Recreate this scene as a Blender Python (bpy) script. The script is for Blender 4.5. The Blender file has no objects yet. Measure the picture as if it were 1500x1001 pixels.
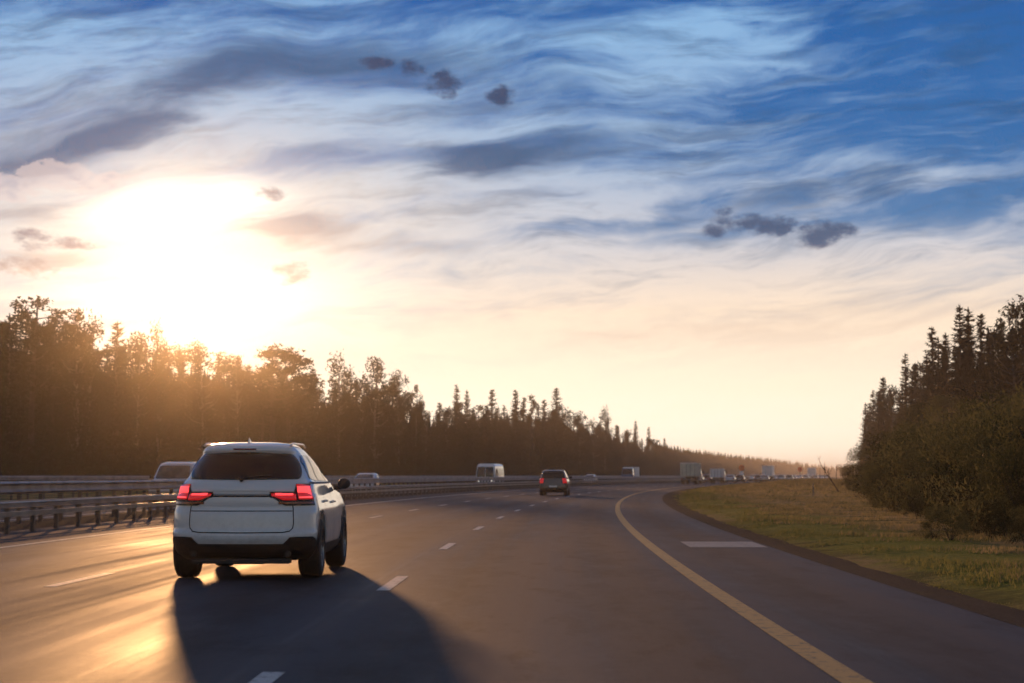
import bpy, bmesh, math, random
from mathutils import Vector, Matrix, noise
R = math.radians
random.seed(7)
S = bpy.context.scene
C = S.collection
CAMH, F = 1.29, 2800.0          # camera height, focal length in photo pixels (1500 wide)

# ------------------------------------------------------------------ helpers
def smooth(a, b, x):
    t = max(0.0, min(1.0, (x-a)/(b-a))); return t*t*(3-2*t)

def interp(tab, x):
    if x <= tab[0][0]: return tab[0][1]
    for (a, u), (b, v) in zip(tab, tab[1:]):
        if x <= b: return u + (v-u)*(x-a)/(b-a)
    return tab[-1][1]

def tag(o, label=None, cat=None, group=None, kind=None):
    if label: o['label'] = label
    if cat: o['category'] = cat
    if group: o['group'] = group
    if kind: o['kind'] = kind
    return o

def empty(name, loc=(0, 0, 0), rz=0.0):
    o = bpy.data.objects.new(name, None); C.objects.link(o)
    o.location = loc; o.rotation_euler = (0, 0, rz); o.empty_display_size = .3
    return o

def link(name, me, mat=None, parent=None, shade=False):
    if mat is not None:
        for m in (mat if isinstance(mat, (list, tuple)) else [mat]): me.materials.append(m)
    if shade:
        me.polygons.foreach_set('use_smooth', [True]*len(me.polygons))
    o = bpy.data.objects.new(name, me); C.objects.link(o)
    if parent is not None: o.parent = parent
    return o

class MB:
    """collects geometry for ONE mesh"""
    def __init__(s): s.v = []; s.f = []; s.mi = []; s.uv = None
    def add(s, vs, fs, mi=0):
        n = len(s.v); s.v += [tuple(p) for p in vs]; s.f += [tuple(i+n for i in f) for f in fs]; s.mi += [mi]*len(fs)
    def box(s, c, d, rz=0.0, mi=0, taper=1.0):
        x, y, z = d[0]/2, d[1]/2, d[2]/2; co, si = math.cos(rz), math.sin(rz); vs = []
        for sz in (-1, 1):
            k = taper if sz > 0 else 1.0
            for sx, sy in ((-1, -1), (1, -1), (1, 1), (-1, 1)):
                a, b = sx*x*k, sy*y*k
                vs.append((c[0]+a*co-b*si, c[1]+a*si+b*co, c[2]+sz*z))
        s.add(vs, [(3, 2, 1, 0), (4, 5, 6, 7), (0, 1, 5, 4), (1, 2, 6, 5), (2, 3, 7, 6), (3, 0, 4, 7)], mi)
    def tube(s, pts, rad, n=6, mi=0, cap=True):
        pts = [Vector(p) for p in pts]; rings = []
        if not isinstance(rad, (list, tuple)): rad = [rad]*len(pts)
        for i, p in enumerate(pts):
            d = (pts[min(i+1, len(pts)-1)]-pts[max(i-1, 0)]).normalized()
            u = d.cross(Vector((0, 0, 1)) if abs(d.z) < .9 else Vector((0, 1, 0))).normalized(); w = d.cross(u)
            rings.append([p+(u*math.cos(2*math.pi*k/n)+w*math.sin(2*math.pi*k/n))*rad[i] for k in range(n)])
        vs = [q for r in rings for q in r]; fs = []
        for i in range(len(rings)-1):
            for k in range(n):
                a, b = i*n+k, i*n+(k+1) % n; fs.append((a, b, b+n, a+n))
        if cap: fs += [tuple(range(n)), tuple(range((len(rings)-1)*n, len(rings)*n))[::-1]]
        s.add(vs, fs, mi)
    def lathe(s, prof, c, n=24, mi=0):
        """prof: (x offset along axle, radius); axle along x"""
        vs = [(c[0]+a, c[1]+r*math.cos(2*math.pi*k/n), c[2]+r*math.sin(2*math.pi*k/n)) for a, r in prof for k in range(n)]
        fs = [(i*n+k, i*n+(k+1) % n, (i+1)*n+(k+1) % n, (i+1)*n+k) for i in range(len(prof)-1) for k in range(n)]
        s.add(vs, fs, mi)
    def build(s, name, mat=None, parent=None, shade=False, uv=None, recalc=True, bevel=0):
        me = bpy.data.meshes.new(name); me.from_pydata(s.v, [], s.f); me.update()
        me.polygons.foreach_set('material_index', s.mi)
        if uv is not None:
            l = me.uv_layers.new(name='road')
            for lp in me.loops: l.data[lp.index].uv = uv[lp.vertex_index]
        if recalc:
            bm = bmesh.new(); bm.from_mesh(me)
            if bevel: bmesh.ops.bevel(bm, geom=bm.edges[:], offset=bevel, segments=2, affect='EDGES', profile=.6)
            bmesh.ops.recalc_face_normals(bm, faces=bm.faces[:]); bm.to_mesh(me); bm.free()
        return link(name, me, mat, parent, shade)

# ------------------------------------------------------------------ node helpers
class X:
    """tiny expression wrapper over shader math nodes"""
    def __init__(s, t, sock): s.t = t; s.s = sock
    def _m(s, op, *a, clamp=False):
        n = s.t.nodes.new('ShaderNodeMath'); n.operation = op; n.use_clamp = clamp
        for i, q in enumerate((s,)+a):
            if isinstance(q, X): s.t.links.new(q.s, n.inputs[i])
            else: n.inputs[i].default_value = q
        return X(s.t, n.outputs[0])
    def __add__(s, o): return s._m('ADD', o)
    __radd__ = __add__
    def __sub__(s, o): return s._m('SUBTRACT', o)
    def __rsub__(s, o): return (s*-1.0)+o
    def __mul__(s, o): return s._m('MULTIPLY', o)
    __rmul__ = __mul__
    def __truediv__(s, o): return s._m('DIVIDE', o)
    def max(s, o): return s._m('MAXIMUM', o)
    def min(s, o): return s._m('MINIMUM', o)
    def clamp(s): return s._m('ADD', 0.0, clamp=True)
    def pow(s, o): return s._m('POWER', o)
    def exp(s): return s._m('EXPONENT')
    def step(s, a, b):
        n = s.t.nodes.new('ShaderNodeMapRange'); n.interpolation_type = 'SMOOTHSTEP'
        s.t.links.new(s.s, n.inputs['Value']); n.inputs['From Min'].default_value = a; n.inputs['From Max'].default_value = b
        if a > b:
            n.inputs['From Min'].default_value = b; n.inputs['From Max'].default_value = a
            n.inputs['To Min'].default_value = 1; n.inputs['To Max'].default_value = 0
        return X(s.t, n.outputs['Result'])

def comb(t, x, y, z=0.0):
    n = t.nodes.new('ShaderNodeCombineXYZ')
    for i, q in enumerate((x, y, z)):
        if isinstance(q, X): t.links.new(q.s, n.inputs[i])
        else: n.inputs[i].default_value = q
    return X(t, n.outputs[0])

def nz(t, vec, scale=1.0, detail=4, rough=.55, dist=0.0, kind='noise'):
    n = t.nodes.new('ShaderNodeTexNoise')
    n.inputs['Scale'].default_value = scale; n.inputs['Detail'].default_value = detail
    n.inputs['Roughness'].default_value = rough; n.inputs['Distortion'].default_value = dist
    if vec is not None: t.links.new(vec.s, n.inputs['Vector'])
    return X(t, n.outputs[0])

def mixc(t, f, a, b, mode='MIX'):
    n = t.nodes.new('ShaderNodeMix'); n.data_type = 'RGBA'; n.blend_type = mode
    for sock, q in ((n.inputs[0], f), (n.inputs[6], a), (n.inputs[7], b)):
        if isinstance(q, X): t.links.new(q.s, sock)
        else: sock.default_value = q if not isinstance(q, tuple) else (q+(1,))[:4]
    return X(t, n.outputs[2])

def lin(r, g, b, k=1.0):
    f = lambda c: (c/255/12.92 if c/255 <= .04045 else ((c/255+.055)/1.055)**2.4)*k
    return (f(r), f(g), f(b))

def ramp(t, v, stops, k=1.0):
    n = t.nodes.new('ShaderNodeValToRGB'); t.links.new(v.s, n.inputs[0]); e = n.color_ramp.elements
    while len(e) < len(stops): e.new(.5)
    for q, (p, c) in zip(e, stops): q.position = p; q.color = c+(1,)
    return X(t, n.outputs[0])

def newmat(name):
    m = bpy.data.materials.new(name); m.use_nodes = True; t = m.node_tree
    b = t.nodes['Principled BSDF']; return m, t, b

def setv(t, sock, q):
    if isinstance(q, X): t.links.new(q.s, sock)
    else: sock.default_value = q if not isinstance(q, tuple) else (q+(1,))[:4]

def simple(name, col, rough=.5, metal=0.0, var=.12, scale=3.0, coat=0.0, emit=None, es=0.0, bump=0.0, trans=0.0):
    m, t, b = newmat(name)
    tc = t.nodes.new('ShaderNodeTexCoord'); v = X(t, tc.outputs['Object'])
    n = nz(t, v, scale, 4)
    d = tuple(c*(1-var) for c in col); e = tuple(min(1, c*(1+var)) for c in col)
    setv(t, b.inputs['Base Color'], mixc(t, n.step(.3, .7), d, e))
    setv(t, b.inputs['Roughness'], (nz(t, v, scale*2.3, 3)*.16+(rough-.08)).clamp())
    b.inputs['Metallic'].default_value = metal; b.inputs['Coat Weight'].default_value = coat
    b.inputs['Coat Roughness'].default_value = .06
    if emit: setv(t, b.inputs['Emission Color'], emit); b.inputs['Emission Strength'].default_value = es
    if bump:
        bn = t.nodes.new('ShaderNodeBump'); bn.inputs['Strength'].default_value = bump; bn.inputs['Distance'].default_value = .02
        t.links.new(nz(t, v, scale*8, 4).s, bn.inputs['Height']); t.links.new(bn.outputs[0], b.inputs['Normal'])
    return m

# ------------------------------------------------------------------ materials
def asphalt(name, base, warm=0.0):
    m, t, b = newmat(name)
    uv = t.nodes.new('ShaderNodeUVMap'); uv.uv_map = 'road'
    sp = t.nodes.new('ShaderNodeSeparateXYZ'); t.links.new(uv.outputs[0], sp.inputs[0])
    o, s = X(t, sp.outputs[0]), X(t, sp.outputs[1])
    streak = nz(t, comb(t, o*1.1, s*.012), 1, 4, .6)            # long wear streaks that run with the traffic
    streak2 = nz(t, comb(t, o*4.0, s*.05, 3.1), 1, 3, .6)
    patch = nz(t, comb(t, o*.35, s*.09, 9.0), 1, 5, .6)
    agg = nz(t, comb(t, o, s), 55, 3, .7)
    grit = nz(t, comb(t, o, s), 9, 4, .7)
    # wheel tracks: two per lane, lanes 3.86 m wide
    wt = (((o+1.93)*(2*math.pi/1.93))._m('COSINE')*.5+.5)
    f = streak*.42+streak2*.22+patch*.28+wt*.08
    c = mixc(t, f.step(.38, .62), tuple(x*.42 for x in base), tuple(x*2.1 for x in base))
    mot = nz(t, comb(t, o*1.6, s*.45, 5.0), 1, 5, .7)
    c = mixc(t, mot.step(.42, .66)*.6, c, tuple(x*1.9 for x in base)); c = mixc(t, mot.step(.48, .34)*.5, c, tuple(x*.45 for x in base))
    c = mixc(t, (agg.step(.45, .75))*.55, c, tuple(x*2.6 for x in base))
    c = mixc(t, (grit.step(.5, .8))*.3, c, tuple(x*.45 for x in base))
    seam = ((o+3.95)._m('ABSOLUTE')).step(.05, .02)*nz(t, comb(t, 0.0, s*.4), 1, 2).step(.35, .55)
    c = mixc(t, seam*.5, c, tuple(x*2.4 for x in base))
    setv(t, b.inputs['Base Color'], c)
    r = (streak*.55+streak2*.25+patch*.35+wt*-.04+agg*.14+.03)._m('MAXIMUM', .52)
    setv(t, b.inputs['Roughness'], r.clamp())
    b.inputs['Specular IOR Level'].default_value = .06
    bn = t.nodes.new('ShaderNodeBump'); bn.inputs['Strength'].default_value = .4; bn.inputs['Distance'].default_value = .01
    t.links.new((agg*.6+grit*.7+patch*.5).s, bn.inputs['Height']); t.links.new(bn.outputs[0], b.inputs['Normal'])
    return m

def paint_line(name, col):
    m, t, b = newmat(name)
    uv = t.nodes.new('ShaderNodeUVMap'); uv.uv_map = 'road'; v = X(t, uv.outputs[0])
    w = nz(t, v, 7, 6, .75).step(.33, .5)*(nz(t, v, 40, 2, .7).step(.3, .5)*.5+.5)
    setv(t, b.inputs['Base Color'], mixc(t, w, (.10, .095, .09), col)); b.inputs['Specular IOR Level'].default_value = .1
    b.inputs['Roughness'].default_value = .62
    return m

def ground_mat():
    m, t, b = newmat('verge_grass')
    tc = t.nodes.new('ShaderNodeTexCoord'); v = X(t, tc.outputs['Object'])
    a = nz(t, v, .09, 5, .6, .6); bb = nz(t, v, .5, 5, .65); c = nz(t, v, 6, 4, .7); d = nz(t, v, 30, 3, .7)
    g = mixc(t, bb.step(.38, .62), lin(66, 78, 28), lin(108, 106, 46))
    dry = mixc(t, c.step(.35, .65), lin(130, 108, 68), lin(178, 148, 102))
    col = mixc(t, (a*.65+bb*.35).step(.44, .55), g, dry)
    an = t.nodes.new('ShaderNodeAttribute'); an.attribute_name = 'verge'; of = X(t, an.outputs['Fac'])+(bb-.5)*3.0+(c-.5)*1.5
    lush = of.step(3.0, 3.8)*of.step(7.4, 5.2)
    col = mixc(t, lush*.85, col, mixc(t, c.step(.35, .7), lin(96, 108, 30), lin(150, 148, 52)))
    straw = of.step(6.0, 8.5)*of.step(17.0, 12.0)
    col = mixc(t, straw*bb.step(.38, .55)*.7, col, lin(198, 162, 112))
    col = mixc(t, (c*.5+d*.5).step(.48, .62)*.6, col, lin(40, 38, 20))
    setv(t, b.inputs['Base Color'], col); b.inputs['Roughness'].default_value = .9
    b.inputs['Specular IOR Level'].default_value = .04
    bn = t.nodes.new('ShaderNodeBump'); bn.inputs['Strength'].default_value = .9; bn.inputs['Distance'].default_value = .12
    t.links.new((c*.6+d*.3+bb).s, bn.inputs['Height']); t.links.new(bn.outputs[0], b.inputs['Normal'])
    return m

def gravel_mat():
    m, t, b = newmat('gravel')
    tc = t.nodes.new('ShaderNodeTexCoord'); v = X(t, tc.outputs['Object'])
    a = nz(t, v, .8, 4); c = nz(t, v, 14, 4, .75); d = nz(t, v, 45, 2, .7)
    col = mixc(t, (c*.6+d*.4).step(.35, .65), lin(24, 24, 28), lin(58, 57, 62))
    col = mixc(t, a.step(.5, .7)*.5, col, lin(56, 58, 28))
    setv(t, b.inputs['Base Color'], col); b.inputs['Roughness'].default_value = .85
    b.inputs['Specular IOR Level'].default_value = .04
    bn = t.nodes.new('ShaderNodeBump'); bn.inputs['Strength'].default_value = 1; bn.inputs['Distance'].default_value = .04
    t.links.new((c+d*.5).s, bn.inputs['Height']); t.links.new(bn.outputs[0], b.inputs['Normal'])
    return m

def leaf_mat(name, c0, c1, trans=.35):
    m, t, b = newmat(name)
    tc = t.nodes.new('ShaderNodeTexCoord'); v = X(t, tc.outputs['Object'])
    oi = t.nodes.new('ShaderNodeObjectInfo'); r = X(t, oi.outputs['Random'])
    n = nz(t, v, .8, 3); n2 = nz(t, v, 5, 2)
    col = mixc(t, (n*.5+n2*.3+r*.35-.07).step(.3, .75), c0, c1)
    setv(t, b.inputs['Base Color'], col); b.inputs['Roughness'].default_value = .65
    b.inputs['Specular IOR Level'].default_value = .03
    tr = t.nodes.new('ShaderNodeBsdfTranslucent'); t.links.new(col.s, tr.inputs[0])
    mx = t.nodes.new('ShaderNodeMixShader'); mx.inputs[0].default_value = trans
    t.links.new(b.outputs[0], mx.inputs[1]); t.links.new(tr.outputs[0], mx.inputs[2])
    t.links.new(mx.outputs[0], t.nodes['Material Output'].inputs[0])
    return m

M = {}
M['asphalt'] = asphalt('asphalt', (.027, .033, .044))
M['asphalt_opp'] = asphalt('asphalt_opposite', (.04, .038, .038))
M['white_line'] = paint_line('white_road_paint', (.62, .61, .6))
M['faded_paint'] = paint_line('faded_road_paint', (.40, .37, .34))
M['yellow_line'] = paint_line('yellow_road_paint', lin(200, 160, 92))
M['ground'] = ground_mat(); M['gravel'] = gravel_mat()
M['rail'] = simple('galvanised_steel', (.23, .205, .185), .42, .35, .35, 1.2)
M['post'] = simple('galvanised_post', (.06, .052, .046), .6, .2, .25, 3)
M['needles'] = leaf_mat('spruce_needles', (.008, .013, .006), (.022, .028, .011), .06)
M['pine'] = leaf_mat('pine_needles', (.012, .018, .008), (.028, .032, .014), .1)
M['birch'] = leaf_mat('birch_leaves', (.016, .020, .008), (.042, .040, .016), .15)
M['willow'] = leaf_mat('willow_leaves', (.055, .062, .026), (.17, .155, .065), .45)
M['bark'] = simple('bark', (.035, .028, .022), .9, 0, .4, 6, bump=.6)
M['birch_bark'] = simple('birch_bark', (.08, .072, .062), .8, 0, .5, 5, bump=.3)
M['grass'] = leaf_mat('grass_blades', (.07, .10, .028), (.40, .31, .17), .55)
M['grass_green'] = leaf_mat('green_grass_blades', (.11, .12, .035), (.29, .27, .095), .5)
M['black_plastic'] = simple('black_plastic', (.012, .012, .013), .5, 0, .2, 8)
M['tyre'] = simple('tyre_rubber', (.012, .012, .012), .75, 0, .3, 20, bump=.2)
M['alloy'] = simple('alloy_rim', (.30, .30, .31), .3, .9, .15, 8)
M['screen'] = simple('grey_windscreen', (.085, .075, .07), .16, 0, .3, 2.5)
M['glass'] = simple('tinted_glass', (.012, .010, .009), .08, 0, .1, 1)
M['chrome'] = simple('chrome', (.5, .5, .5), .15, 1, .05, 3)
M['lamp_on'] = simple('lit_tail_lamp', (.35, .01, .012), .2, 0, .1, 6, 1, lin(255, 28, 40), .32)
M['led'] = simple('lit_light_bar', (.5, .05, .05), .3, 0, .1, 6, 0, lin(255, 80, 84), 1.2)
M['lamp_off'] = simple('red_lamp_glass', (.22, .008, .01), .15, 0, .15, 8, 1)
M['headlamp'] = simple('headlamp_glass', (.6, .6, .58), .12, 0, .1, 8, 1)
M['headlamp_on'] = simple('lit_headlamp', (.7, .7, .66), .12, 0, .1, 8, 1, (1, .93, .8), 2.5)
M['plate'] = simple('licence_plate', (.7, .7, .7), .5, 0, .05, 3)
def carpaint(name, col, rough=.28, metal=.0, coat=1.0):
    m, t, b = newmat(name)
    tc = t.nodes.new('ShaderNodeTexCoord'); v = X(t, tc.outputs['Object'])
    sp = t.nodes.new('ShaderNodeSeparateXYZ'); t.links.new(v.s, sp.inputs[0]); z = X(t, sp.outputs[2])
    dirt = (nz(t, v, 2.5, 5, .65)*.6+nz(t, v, 18, 3, .7)*.4).step(.35, .75)*z.step(1.1, .25)
    setv(t, b.inputs['Base Color'], mixc(t, dirt*.45, col, (.20, .17, .14)))
    setv(t, b.inputs['Roughness'], (dirt*.3+rough).clamp())
    b.inputs['Metallic'].default_value = metal; b.inputs['Coat Weight'].default_value = coat
    b.inputs['Coat Roughness'].default_value = .07
    return m
M['white_paint'] = carpaint('white_car_paint', (.82, .81, .80))
M['black_paint'] = carpaint('black_car_paint', (.012, .012, .014))
M['silver_paint'] = carpaint('silver_car_paint', (.42, .43, .44), .3, .5)
M['grey_paint'] = carpaint('grey_car_paint', (.12, .12, .13), .3, .3)
M['red_paint'] = carpaint('dark_red_car_paint', (.18, .02, .02))
M['beige_paint'] = carpaint('beige_car_paint', (.45, .40, .32))
M['blue_paint'] = carpaint('blue_car_paint', (.05, .13, .28))
M['canvas_green'] = simple('grey_green_canvas', (.58, .60, .48), .7, 0, .12, 1.5, bump=.2)
M['box_white'] = simple('white_box_panel', (.86, .85, .83), .5, 0, .06, 2)
M['groove'] = simple('panel_gap', (.02, .02, .022), .7, 0, .1, 4)

# ------------------------------------------------------------------ the road's course
K, S1 = .00072, 300.0
def course(s):
    """the yellow edge line: (x, y, heading); bends right, runs straight past S1"""
    if s <= S1:
        th = K*s; return 2.1+(1-math.cos(th))/K, math.sin(th)/K, th
    th = K*S1; x0, y0, _ = course(S1)
    return x0+(s-S1)*math.sin(th), y0+(s-S1)*math.cos(th), th
def P(s, o, z=0.0):
    x, y, th = course(s); return (x+o*math.cos(th), y-o*math.sin(th), z)
def solve(px, o):
    """s on lane offset o that is seen in photo column px"""
    lo, hi = 20.0, 1500.0; tgt = (px-750)/F
    f = lambda s: P(s, o)[0]/P(s, o)[1]-tgt
    best = min((abs(f(s)), s) for s in [lo+(hi-lo)*i/3000 for i in range(3001)]); return best[1]
def off_of(x, y):
    """(s, o) of a ground point, good enough for heights"""
    s = y
    for _ in range(4):
        cx, cy, th = course(s); s += (x-cx)*math.sin(th)+(y-cy)*math.cos(th)
    cx, cy, th = course(s); return s, (x-cx)*math.cos(th)-(y-cy)*math.sin(th)

def svals(a, b):
    out = []; s = a
    while s < b:
        out.append(s); s += 2.0 if s < 250 else (4.0 if s < 600 else 15.0)
    return out+[b]

def strip(name, mat, offs, zs, a=-60, b=2600, label=None, wob=None, sv=None):
    sv = sv or svals(a, b); mb = MB(); uv = []; vs = []
    for s in sv:
        for j, o in enumerate(offs):
            oo = o+(wob(s, j) if wob else 0); vs.append(P(s, oo, zs[j])); uv.append((oo, s))
    n = len(offs); fs = [(i*n+j, i*n+j+1, (i+1)*n+j+1, (i+1)*n+j) for i in range(len(sv)-1) for j in range(n-1)]
    mb.add(vs, fs); o = mb.build(name, mat, uv=uv, recalc=False)
    tag(o, kind='structure'); return o

EDGE = 2.2
strip('road', M['asphalt'], [-14.6, -11, -7.5, -4, 0, EDGE-.02], [0]*6)
strip('opposite_road', M['asphalt_opp'], [-29.2, -25, -21, -17.2], [0]*4)
strip('median_strip', M['gravel'], [-17.25, -16.6, -15.2, -14.55], [-.02, .03, .03, -.02])
hn = lambda s, k: noise.noise(Vector((s*.35, k*7.3, 0)))
strip('gravel_shoulder', M['gravel'], [EDGE-.05, EDGE+.25, EDGE+.6, EDGE+.98], [.003, -.03, -.07, -.13],
      wob=lambda s, j: (0, hn(s, 1)*.05, hn(s, 2)*.15, hn(s, 3)*.3)[j] if True else 0)

def dashes(name, o, w, ph, a, b, ln=3.1, per=12.0, mat='white_line'):
    mb = MB(); uv = []; s = a
    k = math.ceil((a-ph)/per-1e-6)
    while ph+k*per < b:
        c = ph+k*per; k += 1
        n = 4
        vs = []
        for i in range(n+1):
            q = c-ln/2+ln*i/n
            for e in (-1, 1):
                vs.append(P(q, o+e*w/2, .004)); uv.append((o+e*w/2, q))
        mb.add(vs, [(2*i, 2*i+1, 2*i+3, 2*i+2) for i in range(n)])
    tag(mb.build(name, M[mat], uv=uv, recalc=False), kind='structure')
dashes('lane_marking', -3.72, .15, 23.1, -30, 700)
dashes('lane_marking', -7.66, .15, 23.8, -30, 700)
dashes('opposite_lane_marking', -21.0, .15, 18, -30, 700)
dashes('opposite_lane_marking', -25.0, .15, 22, -30, 700)
dashes('shoulder_marking', 1.38, 1.4, 36.1, 36, 37, ln=3.0, mat='faded_paint')
strip('edge_line', M['yellow_line'], [-.10, .10], [.004, .004], b=900)
strip('median_edge_line', M['white_line'], [-11.76, -11.60], [.004, .004], b=900)
strip('opposite_edge_line', M['white_line'], [-17.9, -17.75], [.004, .004], b=900)

# ------------------------------------------------------------------ ground
def gh(x, y):
    d = math.hypot(x, y)
    if y < -60 or y > 2600:
        return -.14 if d < 2600 else -.14
    s, o = off_of(x, y)
    if -30.5 < o < EDGE+.65: return -.16
    if o >= EDGE+.65:
        q = o-EDGE-.65
        z = -.16+.16*smooth(0, 1.2, q)
        z += .62*smooth(1, 9, q)*smooth(110, 300, s)*(1-.8*smooth(700, 1200, s))
        z += .9*smooth(14, 60, q)+.10*noise.noise(Vector((x*.15, y*.15, 0)))*smooth(.5, 3, q)
        z += .04*noise.noise(Vector((x*.7, y*.7, 3)))*smooth(.3, 1.5, q)
        return z
    q = -30.5-o
    return -.16+.16*smooth(0, 1.5, q)+.5*smooth(6, 40, q)+.12*noise.noise(Vector((x*.12, y*.12, 5)))*smooth(1, 6, q)

def axis(lo, hi, segs):
    out = set([lo, hi])
    for a, b, st in segs:
        n = int((b-a)/st); [out.add(round(a+i*st, 3)) for i in range(n+1)]
    return sorted(out)
xs = axis(-3000, 3000, [(-3000, -200, 140), (-200, -60, 10), (-60, 0, 3), (0, 60, 1.0), (60, 140, 4), (140, 400, 13), (400, 3000, 130)])
ys = axis(-600, 5400, [(-600, -40, 80), (-40, 14, 6), (14, 110, 1.0), (110, 300, 3), (300, 700, 10), (700, 5400, 100)])
vs = [(x, y, gh(x, y)) for y in ys for x in xs]; nx = len(xs)
mb = MB(); mb.add(vs, [(j*nx+i, j*nx+i+1, (j+1)*nx+i+1, (j+1)*nx+i) for j in range(len(ys)-1) for i in range(nx-1)])
go = mb.build('ground', M['ground'], shade=True, recalc=False); tag(go, kind='structure')
at = go.data.attributes.new('verge', 'FLOAT', 'POINT')
at.data.foreach_set('value', [off_of(p[0], p[1])[1] if -60 < p[1] < 900 and abs(p[0]) < 300 else 60.0 for p in vs])

# ------------------------------------------------------------------ guardrails
def rail_beam(mb, o, zc, h, th, a, b, ridged=True):
    """W-profile beam that follows the road"""
    if ridged: prof = [(-.5, 0), (-.32, 1), (-.12, .1), (.12, .1), (.32, 1), (.5, 0), (.5, -.25), (-.5, -.25)]
    else: prof = [(-.5, 1), (.5, 1), (.5, -1), (-.5, -1)]
    sv = svals(a, b); n = len(prof); vs = []
    for s in sv:
        sag = .012*noise.noise(Vector((s*.11, o, 0)))
        for u, w in prof: vs.append(P(s, o+w*th, zc+u*h+sag))
    fs = [(i*n+j, i*n+(j+1) % n, (i+1)*n+(j+1) % n, (i+1)*n+j) for i in range(len(sv)-1) for j in range(n)]
    mb.add(vs, fs)

def guardrail(name, o, beams, post_top, sp, a, b, label, pw=(.10, .13), lead=34.0, side=-1, cap=None):
    x, y, _ = P(a, o); root = empty(name, (x, y, 0)); tag(root, label, 'guardrail')
    inv = Matrix.Translation((-x, -y, 0))
    def bld(m, nm, mat, **k):
        ob = m.build(nm, mat, root, **k); ob.data.transform(inv); return ob
    for (zc, h, th, rd) in beams:
        m = MB(); rail_beam(m, o+.09, zc, h, th, a, b, rd); bld(m, 'beam', M['rail'])
    # the hundred posts that show largest are parts, the rest is one part
    s = a; posts = []
    while s < b: posts.append(s); s += sp
    near = [q for q in posts if q >= lead][:100]; rest = [q for q in posts if q not in near and q < 900]
    def post(m, q):
        _, _, th = course(q); c = P(q, o, 0)
        m.box((c[0], c[1], post_top/2-.08), (pw[0], pw[1], post_top+.12), -th)
        m.box((c[0]+.05*math.cos(th), c[1]-.05*math.sin(th), beams[0][0]), (.06, .2, beams[0][1]*.9), -th)
    for q in near:
        m = MB(); post(m, q); bld(m, 'post', M['post'])
    if rest:
        m = MB(); [post(m, q) for q in rest]; ob = bld(m, 'posts_beyond', M['post']); tag(ob, kind='stuff')
        ob['label'] = 'receding posts of the rail'
    return root
guardrail('guardrail', -13.9, [(.64, .15, .05, True), (.44, .11, .045, False)], .60, 2.0, -30, 900,
          'low double-beam steel guardrail on dark posts along the inner road edge', pw=(.09, .14))
guardrail('guardrail', -16.0, [(.98, .33, .07, True), (.60, .10, .05, False)], .95, 2.0, -30, 900,
          'tall ribbed steel median barrier standing behind the low guardrail', lead=40)
guardrail('guardrail', -29.9, [(1.16, .24, .07, True), (.72, .12, .05, False)], 1.15, 2.5, -30, 900,
          'thin far guardrail along the outer verge of the opposite road, before the forest', lead=70)

# ------------------------------------------------------------------ vehicles
class Prof:
    """body as a stack of horizontal slices: z -> half width, rear y, front y"""
    def __init__(s, rows, n=2.7, Lr=.42, Lf=.6):
        s.r = rows; s.n = n; s.Lr = Lr; s.Lf = Lf
    def at(s, z):
        r = s.r
        if z <= r[0][0]: return r[0][1:]
        for i in range(len(r)-1):
            if z <= r[i+1][0]:
                t = (z-r[i][0])/(r[i+1][0]-r[i][0]); out = []
                for k in (1, 2, 3):       # monotone-ish cubic
                    p1, p2 = r[i][k], r[i+1][k]; h = r[i+1][0]-r[i][0]
                    def slope(j):
                        if j <= 0 or j >= len(r)-1: return 0 if j else (r[1][k]-r[0][k])/(r[1][0]-r[0][0])
                        a = (r[j][k]-r[j-1][k])/(r[j][0]-r[j-1][0]); b = (r[j+1][k]-r[j][k])/(r[j+1][0]-r[j][0])
                        return 0 if a*b <= 0 else 2*a*b/(a+b)
                    m1, m2 = slope(i)*h, slope(i+1)*h
                    out.append((2*t**3-3*t**2+1)*p1+(t**3-2*t**2+t)*m1+(-2*t**3+3*t**2)*p2+(t**3-t**2)*m2)
                return out
        return r[-1][1:]
    def pt(s, t, z, side=1, off=0.0):
        w, yr, yf = s.at(z); e = 2/s.n; L = min(s.Lr, (yf-yr)*.3); Lf = min(s.Lf, (yf-yr)*.3)
        if t <= 1:
            a = t*math.pi/2; x = w*math.sin(a)**e; y = yr+L*(1-max(0, math.cos(a))**e)
        elif t <= 2:
            x = w; y = yr+L+(yf-Lf-yr-L)*(t-1)
        else:
            a = (3-t)*math.pi/2; x = w*max(0, math.sin(a))**e; y = yf-Lf*(1-max(0, math.cos(a))**e)
        x *= 1-.03*smooth(.55, 1, (y-yr)/(yf-yr))
        p = Vector((x*side, y, z))
        if off:
            d = 1e-3
            a_ = s.pt(min(3, t+d), z, side); b_ = s.pt(max(0, t-d), z, side); c_ = s.pt(t, z+.01, side); d_ = s.pt(t, z-.01, side)
            nrm = (a_-b_).cross(c_-d_)
            if nrm.length > 0:
                nrm.normalize()
                if nrm.dot(p-Vector((0, (yr+yf)/2, z))) < 0: nrm = -nrm
                p = p+nrm*off
        return p
    def tx(s, f): return math.asin(min(1, f)**(s.n/2))/(math.pi/2)      # t where |x| = f*w
    def ty(s, y, z):
        w, yr, yf = s.at(z); L = min(s.Lr, (yf-yr)*.3); Lf = min(s.Lf, (yf-yr)*.3)
        if y <= yr+L: return math.acos(max(0, 1-(y-yr)/L)**(s.n/2))/(math.pi/2)
        return min(2, 1+(y-yr-L)/(yf-Lf-yr-L))

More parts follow.
